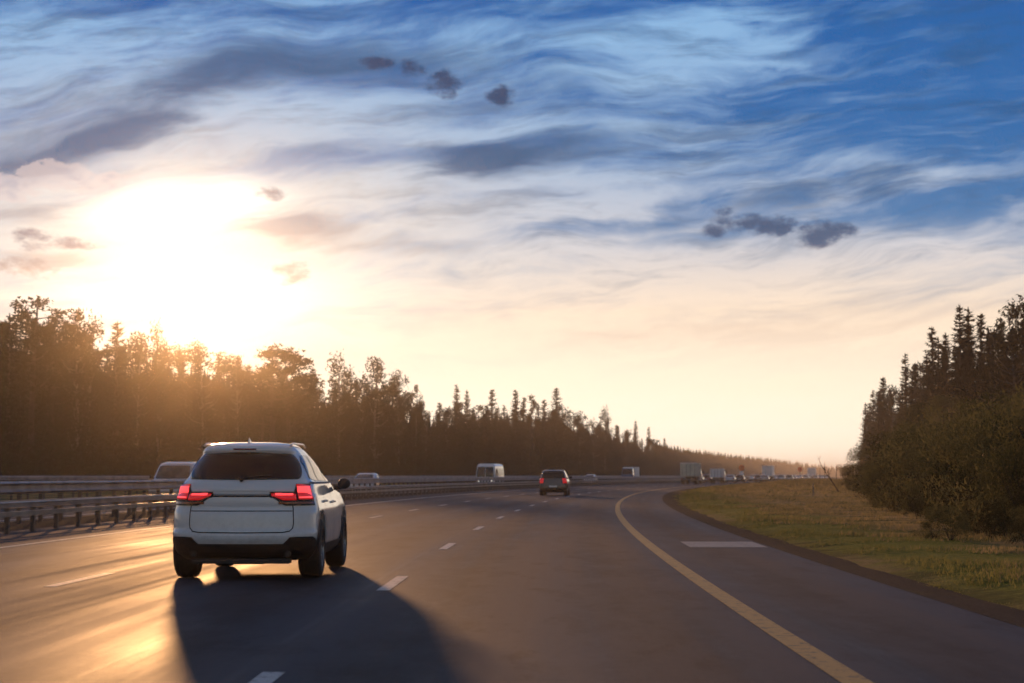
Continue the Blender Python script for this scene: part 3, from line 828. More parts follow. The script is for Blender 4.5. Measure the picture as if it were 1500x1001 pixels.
def bus():
    root = empty('bus'); w, h, L = 2.25, 2.62, 6.6
    rows = [(.35, w*.46, .1, L-.1), (.5, w*.5, .0, L), (1.0, w*.5, 0, L), (1.5, w*.495, .02, L-.02), (2.2, w*.47, .1, L-.16), (2.5, w*.43, .2, L-.3), (2.62, w*.34, .45, L-.6)]
    pf = Prof(rows, 3.6, .4, .4); link('body', body(pf, .35, 2.62, 24), M['white_paint'], root)
    for a, b in ((-.86, -.02), (.02, .86)):
        m = MB(); g = []
        for i in range(9):
            f = a+(b-a)*i/8; t = 3-pf.tx(abs(f)); g.append([pf.pt(t, 1.15+(2.25-1.15)*j/5, 1 if f >= 0 else -1, .01) for j in range(6)])
        m.add([p for c in g for p in c], [(i*6+j, (i+1)*6+j, (i+1)*6+j+1, i*6+j+1) for i in range(8) for j in range(5)]); m.build('windscreen', M['glass'], root, shade=True)
    m = MB(); full_rear(m, pf, .8, lambda e: 2.15, lambda e: 1.35, .01, 10, 3, .1); m.build('rear_window', M['glass'], root)
    for sd in (-1, 1):
        for k in range(5):
            a = .6+k*1.05; m = MB(); g = [[pf.pt(pf.ty(a+.9*i/3, z), z, sd, .01) for z in (1.3, 1.7, 2.1)] for i in range(4)]
            m.add([p for c in g for p in c], [(i*3+j, (i+1)*3+j, (i+1)*3+j+1, i*3+j+1) for i in range(3) for j in range(2)]); m.build('side_window', M['glass'], root)
        m = MB(); m.lathe([(0, .001), (.0, .12)], (0, 0, 0), 12); hl = m.build('headlight', M['headlamp_on'], root); hl.rotation_euler = (0, 0, math.pi/2); hl.location = (sd*.78, L+.02, .8)
        m = MB(); m.box((sd*(w/2+.15), L-.25, 1.8), (.18, .08, .35)); m.build('side_mirror', M['black_plastic'], root)
        for y in (1.5, L-1.3): wheel(root, sd*(w/2-.12), y, .42, .26, sd, False)
    m = MB(); m.box((0, L+.02, .5), (w*.92, .12, .2)); m.build('front_bumper', M['grey_paint'], root)
    return root
put(bus(), 218, -21.4, -1, 'small old white bus with a split windscreen on the opposite road', 'bus')

# ------------------------------------------------------------------ signs, posts
def sign(s, o, h, dia, label, plate=True, face=lin(235, 110, 50)):
    x, y, _ = P(s, o); root = empty('road_sign', (x, y, 0), -course(s)[2]); tag(root, label, 'road sign')
    m = MB(); m.tube([(0, 0, -.2), (0, 0, h)], .05, 8); m.build('pole', M['post'], root)
    m = MB(); N = 24; r = dia/2
    m.add([(r*math.cos(2*math.pi*k/N), yy, h-r+r*math.sin(2*math.pi*k/N)) for yy in (-.06, -.1) for k in range(N)],
          [(k, (k+1) % N, N+(k+1) % N, N+k) for k in range(N)]+[tuple(range(N)), tuple(range(N, 2*N))[::-1]])
    m.build('disc', simple('orange_sign_face', face, .5), root)
    if plate:
        m = MB(); m.box((0, -.08, h-dia-.55), (dia*.7, .04, .95)); m.build('plate', M['box_white'], root)
sign(472, -15.4, 3.9, 1.45, 'round orange road sign over a small white plate beyond the box truck')
sign(solve(1171, -15.4), -15.4, 4.4, 1.8, 'small red-orange sign beyond the far queue of cars', False, lin(225, 70, 50))
for px, d, top in ((1207, 330, 679), (1224, 300, 684), (1237, 360, 683), (1200, 420, 686)):
    x = (px-750)/F*d; h = CAMH+(697-top)*d/F; m = MB(); z0 = gh(x, d)
    root = empty('marker_pole', (x, d, z0)); tag(root, 'thin grey pole standing on the verge before the far trees', 'pole', 'thin poles on the far verge')
    m.tube([(0, 0, -.2), (0, 0, h-z0)], [.07, .04], 6); m.build('shaft', M['post'], root)
    m = MB(); m.box((0, 0, h-z0+.03), (.12, .12, .08)); m.build('cap', M['rail'], root)
# white reflector post low on the verge
x, y = (1190-750)/F*118, 118; root = empty('marker_post', (x, y, gh(x, y))); tag(root, 'short pale marker post on the grass below the leaning dead stem', 'post')
m = MB(); m.tube([(0, 0, -.1), (0, 0, .8)], .03, 6); m.build('shaft', M['rail'], root)
# leaning dead stem
x, y = 24.6, 144; z = gh(x, y); root = empty('dead_tree', (x, y, z)); tag(root, 'bare dead stem leaning towards the road at the end of the bushes', 'dead tree')
m = MB(); m.tube([(0, 0, -.1), (-.4, .1, .6), (-.95, .2, 1.4), (-1.35, .2, 2.1), (-1.6, .2, 2.75)], [.045, .04, .03, .02, .008], 7); m.build('trunk', M['bark'], root)
m = MB(); rnd = random.Random(4)
for i in range(14):
    k = rnd.uniform(.3, 1); p = Vector((-1.55*k, .2*k, 2.6*k**1.05)); d = Vector((rnd.uniform(-1, .6), rnd.uniform(-.6, .6), rnd.uniform(.1, .9)))*rnd.uniform(.3, .8)
    m.tube([p, p+d*.6+Vector((0, 0, .05)), p+d], [.018, .012, .004], 4)
m.build('branch', M['bark'], root)

# ------------------------------------------------------------------ trees
def tri(mb_v, mb_f, p, a, b):
    n = len(mb_v); mb_v += [p-a*.5, p+a*.5, p+b]; mb_f.append((n, n+1, n+2))

def rv(r): 
    while True:
        v = Vector((r.uniform(-1, 1), r.uniform(-1, 1), r.uniform(-1, 1)))
        if .01 < v.length < 1: return v.normalized()

def mesh(name, v, f, mat):
    me = bpy.data.meshes.new(name); me.from_pydata([tuple(p) for p in v], [], f); me.update(); me.materials.append(mat); return me

def trunk_mesh(H, r0, lean, rnd, mat, limbs=()):
    m = MB(); pts = []; rr = []
    for i in range(8):
        t = i/7; pts.append((lean*t*t, .3*lean*math.sin(t*3), -.3+(H+.3)*t)); rr.append(r0*(1-t)**.8+.012)
    m.tube(pts, rr, 7)
    for a, b, r in limbs:
        mid = (Vector(a)+Vector(b))*.5+Vector((0, 0, -.12*(Vector(b)-Vector(a)).length)); m.tube([a, mid, b], [r, r*.7, r*.3], 5)
    me = bpy.data.meshes.new('trunk'); me.from_pydata(m.v, [], m.f); me.update(); me.materials.append(mat); return me

def spruce(seed, H=10.0, R0=1.9, low=.06, dens=1.0):
    r = random.Random(seed); v = []; f = []; z = H*low
    while z < H*.985:
        t = (z-H*low)/(H*(1-low)); L = R0*((1-t)**.85)*(1.0 if t > .12 else .75+t*2)+.08
        nb = max(4, int((5+4*(1-t))*dens)); a0 = r.uniform(0, 6.3)
        for k in range(nb):
            if r.random() < .08: continue
            zb = z+r.uniform(-.5, .5)*H*.022; a = a0+k*2*math.pi/nb+r.uniform(-.3, .3); l = L*r.choice((r.uniform(.55, .9), r.uniform(.8, 1.2)))
            dr = r.uniform(-.42, -.1)+.5*t; d = Vector((math.cos(a), math.sin(a), dr)); sdv = Vector((-math.sin(a), math.cos(a), 0))
            n = max(3, int(l/.22))
            for i in range(n):
                q = (i+.6)/n; p = Vector((0, 0, zb))+d*l*q+Vector((0, 0, .12*l*q*q)); wd = (.34*(1-q)+.12)*(.5+.5*l/R0)
                for sg in (-1, 1):
                    tip = sdv*sg*wd*r.uniform(.7, 1.4)+d*wd*.7+Vector((0, 0, -wd*r.uniform(.1, .7)))
                    tri(v, f, p, d*.24+Vector((0, 0, r.uniform(-.12, .02))), tip)
                tri(v, f, p, sdv*.16, Vector((r.uniform(-.05, .05), r.uniform(-.05, .05), -.30*r.uniform(.4, 1.2)*(.4+.6*(1-t)))))
            tri(v, f, Vector((0, 0, zb))+d*l, sdv*.10, d*.22+Vector((0, 0, .05)))
        z += H*.0185*r.uniform(.75, 1.25)
    for i in range(5): tri(v, f, Vector((0, 0, H*.97)), rv(r)*.12, Vector((r.uniform(-.06, .06), r.uniform(-.06, .06), H*.035)))
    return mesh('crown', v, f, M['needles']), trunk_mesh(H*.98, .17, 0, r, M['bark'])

def clumpy(seed, H, clumps, leaf, nleaf, mat, bark, lean=.3, r0=.16, flat=.6, loose=.15, lr=1.0):
    """crown of leaf clumps carried on limbs"""
    r = random.Random(seed); v = []; f = []; limbs = []
    for (c, cr) in clumps:
        c = Vector(c); k = int(nleaf*(cr**2))
        for i in range(k):
            d = rv(r); q = r.random()**.45; p = c+Vector((d.x*cr*q, d.y*cr*q, d.z*cr*flat*q))*(1+(r.random() < loose)*r.uniform(.1, .5))
            tri(v, f, p, rv(r)*leaf*r.uniform(.6, 1.2), rv(r)*leaf*r.uniform(.7, 1.3))
        zt = max(.3*H*.5, c.z-r.uniform(.8, 1.8)*cr); t = zt/H
        limbs.append(((lean*t*t, .3*lean*math.sin(t*3), zt), tuple(c), (.05*cr+.02)*lr))
        for j in range(3): limbs.append((tuple(c), tuple(c+Vector((r.uniform(-1, 1), r.uniform(-1, 1), r.uniform(-.1, .7)))*cr*.7), .02*lr))
    return mesh('crown', v, f, mat), trunk_mesh(H*.95, r0, lean, r, bark, limbs)

def pine(seed, H=10.0):
    r = random.Random(seed); cl = []
    for i in range(r.randint(24, 30)):
        t = r.uniform(.5, 1); a = r.uniform(0, 6.3); rad = (1.9*(1-abs(t-.72)*2.0))*r.uniform(.4, 1.15); cl.append(((math.cos(a)*rad, math.sin(a)*rad, H*t*.94), r.uniform(.3, .62)))
    cl.append(((.2, 0, H*.95), .5)); return clumpy(seed, H, cl, .2, 420, M['pine'], M['bark'], .3, .16, .75, .45)
def birch(seed, H=10.0, low=.28, wide=1.6):
    r = random.Random(seed); cl = []
    for i in range(28):
        t = r.uniform(low, .97); a = r.uniform(0, 6.3); rad = wide*math.sin(math.pi*min(.97, (t-low*.6)/(1.03-low*.6)))**.7*r.uniform(.25, 1); cl.append(((math.cos(a)*rad, math.sin(a)*rad, H*t), r.uniform(.35, .8)))
    return clumpy(seed, H, cl, .2, 330, M['birch'], M['birch_bark'], .4, .12, 1.1, .35)
def young(seed):
    r = random.Random(seed); cl = []
    for i in range(30):
        q = r.uniform(.08, .97); a = r.uniform(0, 6.3); rad = 1.75*math.sin(math.pi*min(.97, (q+.12)/1.12))**.6*r.uniform(.3, 1); cl.append(((math.cos(a)*rad, math.sin(a)*rad, 10*q), r.uniform(.4, .85)))
    return clumpy(seed, 10.0, cl, .085, 1200, M['willow'], M['bark'], .04, .05, 1.1, .3, .35)
def bush(seed, H=3.0, mat='willow'):
    r = random.Random(seed); cl = []; w = H*.55
    for i in range(20):
        t = r.uniform(.12, .92); a = r.uniform(0, 6.3); rad = w*math.sqrt(max(.05, 1-((t-.3)/.75)**2))*r.uniform(.2, .95); cl.append(((math.cos(a)*rad, math.sin(a)*rad, H*t), r.uniform(.3, .55)*H/3))
    v = []; f = []
    leaf = .055
    for (c, cr) in cl:
        c = Vector(c)
        for i in range(int(1700*cr*cr/(H/3)**2)):
            d = rv(r); q = r.random()**.4; p = c+d*cr*q*(1+(r.random() < .2)*r.uniform(.1, .5)); u = Vector((d.x*.5, d.y*.5, 1)).normalized()
            tri(v, f, p, rv(r)*leaf*.7*H/3, (u*.7+rv(r)*.8)*leaf*1.6*H/3)
    m = MB()
    for i in range(9):
        a = r.uniform(0, 6.3); m.tube([(0, 0, -.1), (math.cos(a)*w*.2, math.sin(a)*w*.2, H*.35), (math.cos(a)*w*.4, math.sin(a)*w*.4, H*.65)], [.02, .013, .004], 5)
    me = bpy.data.meshes.new('stem'); me.from_pydata(m.v, [], m.f); me.update(); me.materials.append(M['bark'])
    return mesh('foliage', v, f, M[mat]), me

PR = {'spruce_tree': [spruce(11), spruce(12, R0=1.6, dens=.9), spruce(13, R0=2.2), spruce(14, R0=1.35, dens=.85, low=.1), spruce(15, R0=1.75)],
      'pine_tree': [pine(21), pine(22), pine(23)],
      'birch_tree': [birch(31), birch(32), birch(33, wide=1.9), birch(34, wide=1.3)],
      'young_tree': [young(61), young(62), young(63)],
      'bush': [bush(41), bush(42), bush(43), bush(44, mat='birch'), bush(45, mat='birch')]}
rt = random.Random(99)
def tree(kind, x, y, H, label, group=None, wide=1.0, var=None, cat='tree', zoff=0.0):
    cr, tk = PR[kind][var if var is not None else rt.randrange(len(PR[kind]))]
    base = 3.0 if kind == 'bush' else 10.0; k = H/base
    root = empty(kind, (x, y, gh(x, y)-.05+zoff), rt.uniform(0, 6.28)); kw = k*wide
    root.scale = (kw, kw, k)
    a = bpy.data.objects.new('foliage' if kind == 'bush' else 'crown', cr); C.objects.link(a); a.parent = root
    b = bpy.data.objects.new('stem' if kind == 'bush' else 'trunk', tk); C.objects.link(b); b.parent = root
    tag(root, label, cat, group); return root

# left forest: skyline height in photo pixels and distance of its front, by column
SKY_L = [(-300, 455), (0, 466), (60, 452), (110, 458), (140, 492), (200, 495), (240, 508), (265, 512), (300, 508), (330, 522), (380, 530), (430, 530), (455, 555), (500, 558), (540, 560), (600, 568), (620, 590), (650, 592), (700, 585),
         (760, 588), (815, 585), (850, 610), (890, 616), (930, 632), (970, 650), (1010, 658), (1060, 664), (1130, 671), (1200, 681), (1260, 684)]
DIST_L = [(-300, 170), (0, 188), (200, 218), (400, 256), (550, 296), (700, 345), (820, 395), (900, 500), (960, 660), (1000, 900), (1100, 1500), (1200, 2500), (1260, 2900)]
def at_px(px, d): return (px-750)/F*d, d
def top_h(ytop, d): return CAMH+(697-ytop)*d/F
mass_label = 'dark tree standing in the closed front of the forest beyond the opposite road'
GL = 'forest trees beyond the opposite road'
# individual peaks that stand out on the skyline
for px, yt, kd, var, wide, lab in (
    (48, 430, 'pine_tree', 0, 1.25, 'tall pine with open clumped crown, highest on the skyline beyond the opposite road'),
    (12, 458, 'spruce_tree', 1, 1.1, 'dark spruce beside the tallest pine at the edge of the forest'),
    (78, 452, 'pine_tree', 1, 1.0, 'pine with a thin crown next to the tallest pine'),
    (112, 448, 'birch_tree', 1, .9, 'loose-crowned tree between the tallest pine and the small pointed spruce'),
    (128, 472, 'birch_tree', 3, .8, 'thin-topped tree just before the small pointed spruce'),
    (170, 470, 'spruce_tree', 2, 1.2, 'small pointed spruce alone above the glowing treetops'),
    (203, 492, 'birch_tree', 0, .8, 'low tree beside the small pointed spruce above the sunlit haze'),
    (233, 482, 'birch_tree', 3, .6, 'thin bare-looking treetop right under the sun glow'),
    (296, 502, 'birch_tree', 2, .9, 'rounded tree over the white SUV roof, beside the sun glow'),
    (348, 518, 'birch_tree', 1, .8, 'narrow treetop between the sun glow and the umbrella-shaped pine'),
    (402, 503, 'pine_tree', 2, 1.5, 'umbrella-shaped pine with a flat spreading crown over the forest'),
    (424, 508, 'pine_tree', 1, 1.2, 'bent pine leaning against the umbrella-shaped pine'),
    (458, 538, 'spruce_tree', 0, 1.0, 'spruce just past the umbrella-shaped pine'),
    (498, 525, 'birch_tree', 3, .9, 'wispy tall birch over the mirror of the white SUV'),
    (550, 528, 'birch_tree', 0, .9, 'tall broken-topped birch, highest between the white SUV and the bus'),
    (585, 545, 'birch_tree', 2, .8, 'full tree just before the drop in the skyline'),
    (608, 562, 'birch_tree', 1, .6, 'thin curved treetop at the drop in the skyline'),
    (669, 563, 'spruce_tree', 3, 1.1, 'ragged spruce rising over the forest before the bus'),
    (684, 571, 'spruce_tree', 1, 1.0, 'slim spruce beside the ragged spruce before the bus'),
    (721, 570, 'spruce_tree', 2, 1.1, 'broad pointed spruce straight above the bus'),
    (755, 571, 'spruce_tree', 4, 1.1, 'pointed spruce between the bus and the black SUV'),
    (776, 577, 'pine_tree', 0, .7, 'round-topped small pine above the road between bus and black SUV'),
    (815, 568, 'spruce_tree', 2, 1.2, 'tall full spruce straight above the black SUV'),
    (850, 604, 'birch_tree', 2, .9, 'round tree just past the tall full spruce above the black SUV'),
    (886, 600, 'birch_tree', 3, .7, 'thin tall treetop above the white car on the opposite road'),
    (905, 624, 'spruce_tree', 0, 1.0, 'spruce above the blue-cabbed truck'),
    (931, 616, 'spruce_tree', 1, 1.0, 'slim high spruce just past the blue-cabbed truck'),
    (950, 625, 'spruce_tree', 3, 1.1, 'spruce with open branches between the blue-cabbed truck and the canvas truck'),
    (973, 642, 'spruce_tree', 4, 1.0, 'last separate spruce before the canvas truck')):
    d = interp(DIST_L, px)*1.0+rt.uniform(0, 4); x, y = at_px(px, d)
    tree(kd, x, y, top_h(yt, d)-gh(x, y), lab, None, wide, var)
n_l = 0
px = -260.0
while px < 985:
    for row in range(3):
        p = px+rt.uniform(-9, 9); d = interp(DIST_L, p)*(1+.012+.03*row+rt.uniform(0, .025)); x, y = at_px(p, d)
        yt = interp(SKY_L, p); H = top_h(yt, d)*rt.choice((rt.uniform(.86, .95), rt.uniform(.92, 1.0)))
        kd = rt.choices(('spruce_tree', 'birch_tree', 'pine_tree'), (.74, .21, .05))[0]
        if row == 0 and 0 < px: H *= rt.uniform(.75, .97)
        tree(kd, x, y, H, mass_label, GL, rt.uniform(1.05, 1.45)); n_l += 1
    px += 24.0 if px < 500 else (19.0 if px < 800 else 14)

def wood(name, spots, label):
    """a far or inner wood that reads as one mass: ragged simple conifers and round crowns in one mesh"""
    r = random.Random(len(spots)); v = []; f = []
    for (x, y, z, H, wd) in spots:
        n = 14; ph = r.uniform(0, 6)
        for i in range(n):                       # drooping tiers of triangles
            t = i/(n-1); zc = z+H*(.0+.93*t); rad = wd*(1-t)**.8+.15
            m = 8
            for k in range(m):
                a = ph+i*1.1+k*2*math.pi/m+r.uniform(-.3, .3); l = rad*r.uniform(.7, 1.35)
                p = Vector((x, y, zc+H*.09)); o1 = Vector((math.cos(a-.5), math.sin(a-.5), 0)); o2 = Vector((math.cos(a+.5), math.sin(a+.5), 0))
                nn = len(v); v += [p, Vector((x, y, zc-.02*H))+o1*l+Vector((0, 0, r.uniform(-.05, .03)*H)), Vector((x, y, zc-.02*H))+o2*l*r.uniform(.7, 1)+Vector((0, 0, r.uniform(-.06, .02)*H))]; f.append((nn, nn+1, nn+2))
    o = link(name, mesh(name, v, f, M['needles'])); tag(o, label, 'forest', None, 'stuff'); return o

sp = []; rw = random.Random(5)
px = -420.0
while px < 1000:
    for row in range(6):
        p = px+rw.uniform(-8, 8); d = interp(DIST_L, p)*(1.07+.045*row+rw.uniform(0, .03)); x, y = at_px(p, d)
        H = top_h(interp(SKY_L, p), interp(DIST_L, p))*rw.uniform(.78, .95)*(1+.02*row); sp.append((x, y, 0, H, rw.uniform(2, 3)*H/15))
    px += 8.5
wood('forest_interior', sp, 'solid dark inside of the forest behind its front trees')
sp = []; px = 960.0
while px < 1300:
    for row in range(5):
        p = px+rw.uniform(-3, 3); d = interp(DIST_L, p)*(1.0+.05*row+rw.uniform(0, .03)); x, y = at_px(p, d)
        yt = interp(SKY_L, p); H = top_h(yt+rw.choice((0, 2, 4, 6))-1, d); sp.append((x, y, 0, H, rw.uniform(2.2, 3.4)))
    px += 2.2
wood('far_forest', sp, 'hazy far forest along the horizon beyond the queue of traffic')
# young growth along the foot of the left forest
v = []; f = []; rg = random.Random(3); px = -380.0
while px < 1000:
    d = interp(DIST_L, px)*rg.uniform(.955, .995); x, y = at_px(px, d); Hh = rg.uniform(1.2, 4.5); zg = gh(x, y)
    for i in range(130):
        q = rv(rg); p = Vector((x+q.x*1.7, y+q.y*1.2, zg+Hh*.5+q.z*Hh*.5)); tri(v, f, p, rv(rg)*.4, rv(rg)*.5)
    px += 3.4
tag(link('undergrowth', mesh('undergrowth', v, f, M['birch'])), 'low scrub along the foot of the forest beyond the opposite road', 'undergrowth', None, 'stuff')

# right forest
GR = 'forest trees rising behind the roadside bushes'
for px, yt, d, kd, var, wide, lab in (
    (1268, 590, 335, 'spruce_tree', 1, 1.15, 'narrow spruce at the outer tip of the wood beside the road'),
    (1279, 571, 322, 'spruce_tree', 3, 1.1, 'ragged narrow spruce second from the tip of the roadside wood'),
    (1294, 552, 300, 'spruce_tree', 0, 1.15, 'dense spruce near the tip of the roadside wood, darker than the pale scrub below it'),
    (1308, 568, 292, 'birch_tree', 0, .9, 'rounded treetop between the dense tip spruces and the first tall spire'),
    (1327, 517, 262, 'spruce_tree', 3, 1.05, 'first tall spire-like spruce of the roadside wood'),
    (1346, 528, 262, 'pine_tree', 1, .9, 'open-crowned tree between two tall spruces of the roadside wood'),
    (1367, 478, 225, 'spruce_tree', 2, .95, 'broad spire-like spruce with layered branches in the roadside wood'),
    (1386, 505, 225, 'spruce_tree', 4, .9, 'lower spruce tucked between the layered spruce and the tallest one'),
    (1408, 445, 190, 'spruce_tree', 1, 1.0, 'tallest sharp-pointed spruce of the roadside wood'),
    (1421, 449, 192, 'spruce_tree', 3, 1.2, 'twin spruce right beside the tallest sharp-pointed one'),
    (1439, 457, 190, 'spruce_tree', 0, .9, 'dark spruce next after the twin tallest spruces'),
    (1455, 480, 186, 'birch_tree', 2, .8, 'round-topped tree in the dip after the twin tallest spruces'),
    (1468, 464, 180, 'spruce_tree', 4, .8, 'pointed spruce before the feathery birch at the picture edge'),
    (1489, 443, 170, 'birch_tree', 1, 1.0, 'feathery tall birch towering near the end of the roadside wood'),
    (1510, 440, 165, 'birch_tree', 0, 1.0, 'full birch cut off by the picture edge')):
    x, y = at_px(px, d); tree(kd, x, y, top_h(yt, d)-gh(x, y), lab, None, wide, var)
SKY_R = [(1262, 610), (1290, 568), (1310, 575), (1340, 535), (1366, 505), (1408, 472), (1440, 478), (1500, 462), (1600, 440), (1900, 400)]
DIST_R = [(1262, 338), (1290, 306), (1330, 262), (1366, 230), (1408, 195), (1485, 172), (1600, 150), (1900, 120)]
px = 1268.0
while px < 1760:
    for row in range(3):
        p = px+rt.uniform(-6, 6); d = interp(DIST_R, p)*(1+.04*row+rt.uniform(0, .04)); x, y = at_px(p, d)
        H = top_h(interp(SKY_R, p), d)*rt.uniform(.78, 1.0)
        tree(rt.choices(('spruce_tree', 'birch_tree'), (.92, .08))[0], x, y, H, 'dark tree in the closed mass of the roadside wood behind the bushes', GR, rt.uniform(.95, 1.3))
    px += 17.0 if px < 1500 else 34
sp = []; px = 1272.0
while px < 1900:
    for row in range(5):
        p = px+rw.uniform(-8, 8); d = interp(DIST_R, p)*(1.08+.06*row+rw.uniform(0, .04)); x, y = at_px(p, d)
        H = top_h(interp(SKY_R, p), interp(DIST_R, p))*rw.uniform(.72, .88); sp.append((x, y, 0, H, rw.uniform(2, 3)*H/15))
    px += 9
wood('wood_interior', sp, 'solid dark inside of the roadside wood behind its front trees')
# pale young trees between the spruces and the bushes
for px, d, yt, kd, wide in ((1262, 230, 668, 'birch_tree', 1.5), (1275, 215, 655, 'birch_tree', 1.5), (1288, 200, 640, 'birch_tree', 1.5), (1300, 180, 615, 'birch_tree', 1.6), (1318, 165, 590, 'birch_tree', 1.5), (1334, 165, 565, 'birch_tree', 1.5),
    (1350, 150, 560, 'birch_tree', 1.4), (1366, 150, 575, 'birch_tree', 1.6), (1330, 140, 625, 'birch_tree', 1.6), (1382, 135, 545, 'birch_tree', 1.4), (1398, 130, 590, 'birch_tree', 1.6), (1415, 120, 560, 'birch_tree', 1.5), (1432, 118, 600, 'birch_tree', 1.6),
    (1450, 108, 580, 'birch_tree', 1.6), (1468, 104, 545, 'birch_tree', 1.5), (1487, 100, 570, 'birch_tree', 1.6), (1505, 95, 540, 'birch_tree', 1.5), (1530, 90, 550, 'birch_tree', 1.5), (1555, 85, 540, 'birch_tree', 1.5), (1590, 80, 530, 'birch_tree', 1.5), (1640, 76, 520, 'birch_tree', 1.5)):
    x, y = at_px(px, d); tree('young_tree', x, y, top_h(yt+30, d)-gh(x, y), 'pale olive young tree between the dark spruces and the roadside bushes', 'young trees behind the roadside bushes', wide)
# bushes along the verge; (column, ground row or distance, height)
BL = 'olive leafy bush in the thick belt along the grass verge'
GB = 'bushes along the grass verge'
rb = random.Random(17)
EDGE_B = [(1232, 160), (1245, 140), (1270, 100), (1290, 78), (1315, 66), (1340, 56), (1370, 50), (1400, 44), (1440, 38), (1480, 34), (1520, 31)]
for px, d in ((1236, 165), (1246, 150), (1254, 140), (1262, 120), (1272, 104), (1282, 92), (1292, 82), (1304, 76), (1316, 70), (1330, 64), (1344, 60), (1358, 56), (1374, 53), (1392, 50), (1410, 46), (1430, 43), (1452, 40), (1474, 38), (1498, 36), (1524, 34), (1556, 32)):
    for row in range(3):
        dd = d*(1+.12*row)+rb.uniform(0, 2); p = px+rb.uniform(-6, 6)+row*4; x, y = at_px(p, dd)
        H = (.9, 1.9, 2.9)[row]*rb.uniform(.8, 1.3)*(.75 if px < 1262 else 1.0)
        tree('bush', x, y, H, BL, GB, rb.uniform(1.0, 1.35), None, 'bush')
tree('bush', *at_px(1298, 74), 2.1, 'darker rounded bush standing out at the front of the belt', None, 1.0, 0, 'bush')
tree('bush', *at_px(1390, 38), .75, 'low dark spreading bush on the dry grass in front of the belt', None, 1.5, 1, 'bush')
tree('bush', *at_px(1366, 39), .55, 'smallest low bush beside the dark spreading one on the dry grass', None, 1.4, 2, 'bush')

# grass blades on the verge
v = []; f = []; gi = []; rg = random.Random(8)
for i in range(60000):
    s = 14+300*rg.random()**1.6; q = rg.random()**1.3*min(26, 5+s*.16); o = EDGE+.5+q; x, y, _ = P(s, o)
    n_ = noise.noise(Vector((x*.35, y*.35, 0)))
    if n_ < -.12 or rg.random() > .55+n_: continue
    z = max(gh(x, y), -.13); h = rg.uniform(.03, .085)*(1+n_)*(1+s/120)
    if q < .8: h *= .6
    for k in range(3):
        a = rg.uniform(0, 6.3); w = .014+s*.00035; p = Vector((x+rg.uniform(-.1, .1), y+rg.uniform(-.1, .1), z-.01))
        tri(v, f, p, Vector((math.cos(a)*w, math.sin(a)*w, 0)), Vector((rg.uniform(-.5, .5)*h, rg.uniform(-.5, .5)*h, h))); gi.append(1 if q+n_*2.5+rg.uniform(-1, 1) < 2.6 else 0)
gme = mesh('grass', v, f, M['grass']); gme.materials.append(M['grass_green']); gme.polygons.foreach_set('material_index', gi)
tag(link('grass', gme), 'short and dry grass on the verge beside the road', 'grass', None, 'stuff')

# ------------------------------------------------------------------ sun, sky, air, camera
SUN_AZ, SUN_EL = R(-9.7), R(5.05)      # azimuth to the left of +y
sd = Vector((math.sin(SUN_AZ)*math.cos(SUN_EL), math.cos(SUN_AZ)*math.cos(SUN_EL), math.sin(SUN_EL)))
L = bpy.data.lights.new('sun', 'SUN'); L.energy = 3.0; L.angle = R(1.6); L.color = (1.0, .50, .20)
lo = bpy.data.objects.new('sun', L); C.objects.link(lo); lo.rotation_euler = (-sd).to_track_quat('-Z', 'Y').to_euler(); lo.location = (0, 0, 60)

W = bpy.data.worlds.new('World'); S.world = W; W.use_nodes = True; t = W.node_tree
for n in list(t.nodes): t.nodes.remove(n)
out = t.nodes.new('ShaderNodeOutputWorld'); bg = t.nodes.new('ShaderNodeBackground'); bg2 = t.nodes.new('ShaderNodeBackground')
sky = t.nodes.new('ShaderNodeTexSky'); sky.sky_type = 'NISHITA'; sky.sun_disc = False; sky.sun_elevation = SUN_EL; sky.sun_rotation = SUN_AZ
sky.air_density = 1.0; sky.dust_density = 1.5; sky.ozone_density = 1.5
t.links.new(mixc(t, 1.0, X(t, sky.outputs[0]), (1.14, .94, 1.04), 'MULTIPLY').s, bg.inputs[0]); bg.inputs[1].default_value = .15
tc = t.nodes.new('ShaderNodeTexCoord'); sx = t.nodes.new('ShaderNodeSeparateXYZ'); t.links.new(tc.outputs['Generated'], sx.inputs[0])
gx, gy, gz = (X(t, sx.outputs[i]) for i in range(3))
az = gx._m('ARCTAN2', gy); el = gz._m('ARCSINE')
U = az*28.0; V = el*28.0                       # direction in units of about two degrees
# cloud fields: streaks drawn out along the wind, domain-warped
w1 = nz(t, comb(t, U*.22, V*.5, 1.7), 1, 3, .5)-.5; w2 = nz(t, comb(t, U*.22, V*.5, 7.7), 1, 3, .5)-.5
Uw = U+w1*1.7; Vw = V-U*.16+w2*1.5+(U*.25)._m('SINE')*.12
n1 = nz(t, comb(t, Uw*.28, Vw*.95, 0.0), 1, 6, .58); n2 = nz(t, comb(t, Uw*.45, Vw*2.9, 4.0), 1, 5, .52); n3 = nz(t, comb(t, Uw*1.6, Vw*6.0, 8.0), 1, 5, .62)
nd = nz(t, comb(t, Uw*.33+3.0, Vw*1.35, 12.0), 1, 5, .55)
def blobs(lst, power=1.0):
    acc = None
    for (px, py, rx, ry, w, *sh) in lst:
        u0, v0 = (px-750)/100, (697-py)/100; k = sh[0] if sh else 0.0
        du = (U-u0)*(100/rx); dv = (V-v0-(U-u0)*k)*(100/ry)
        g = (du*du+dv*dv)*-1.0+1.0
        g = (g.max(-3.0))*w
        acc = g if acc is None else acc.max(g)
    return acc
def gauss(lst):
    acc = None
    for (px, py, rx, ry, w, *sh) in lst:
        u0, v0 = (px-750)/100, (697-py)/100; k = sh[0] if sh else 0.0
        du = (Uq-u0)*(100/rx); dv = (Vq-v0-(U-u0)*k)*(100/ry)
        g = ((du*du+dv*dv)*-1.0).exp()*w
        acc = g if acc is None else acc+g
    return acc
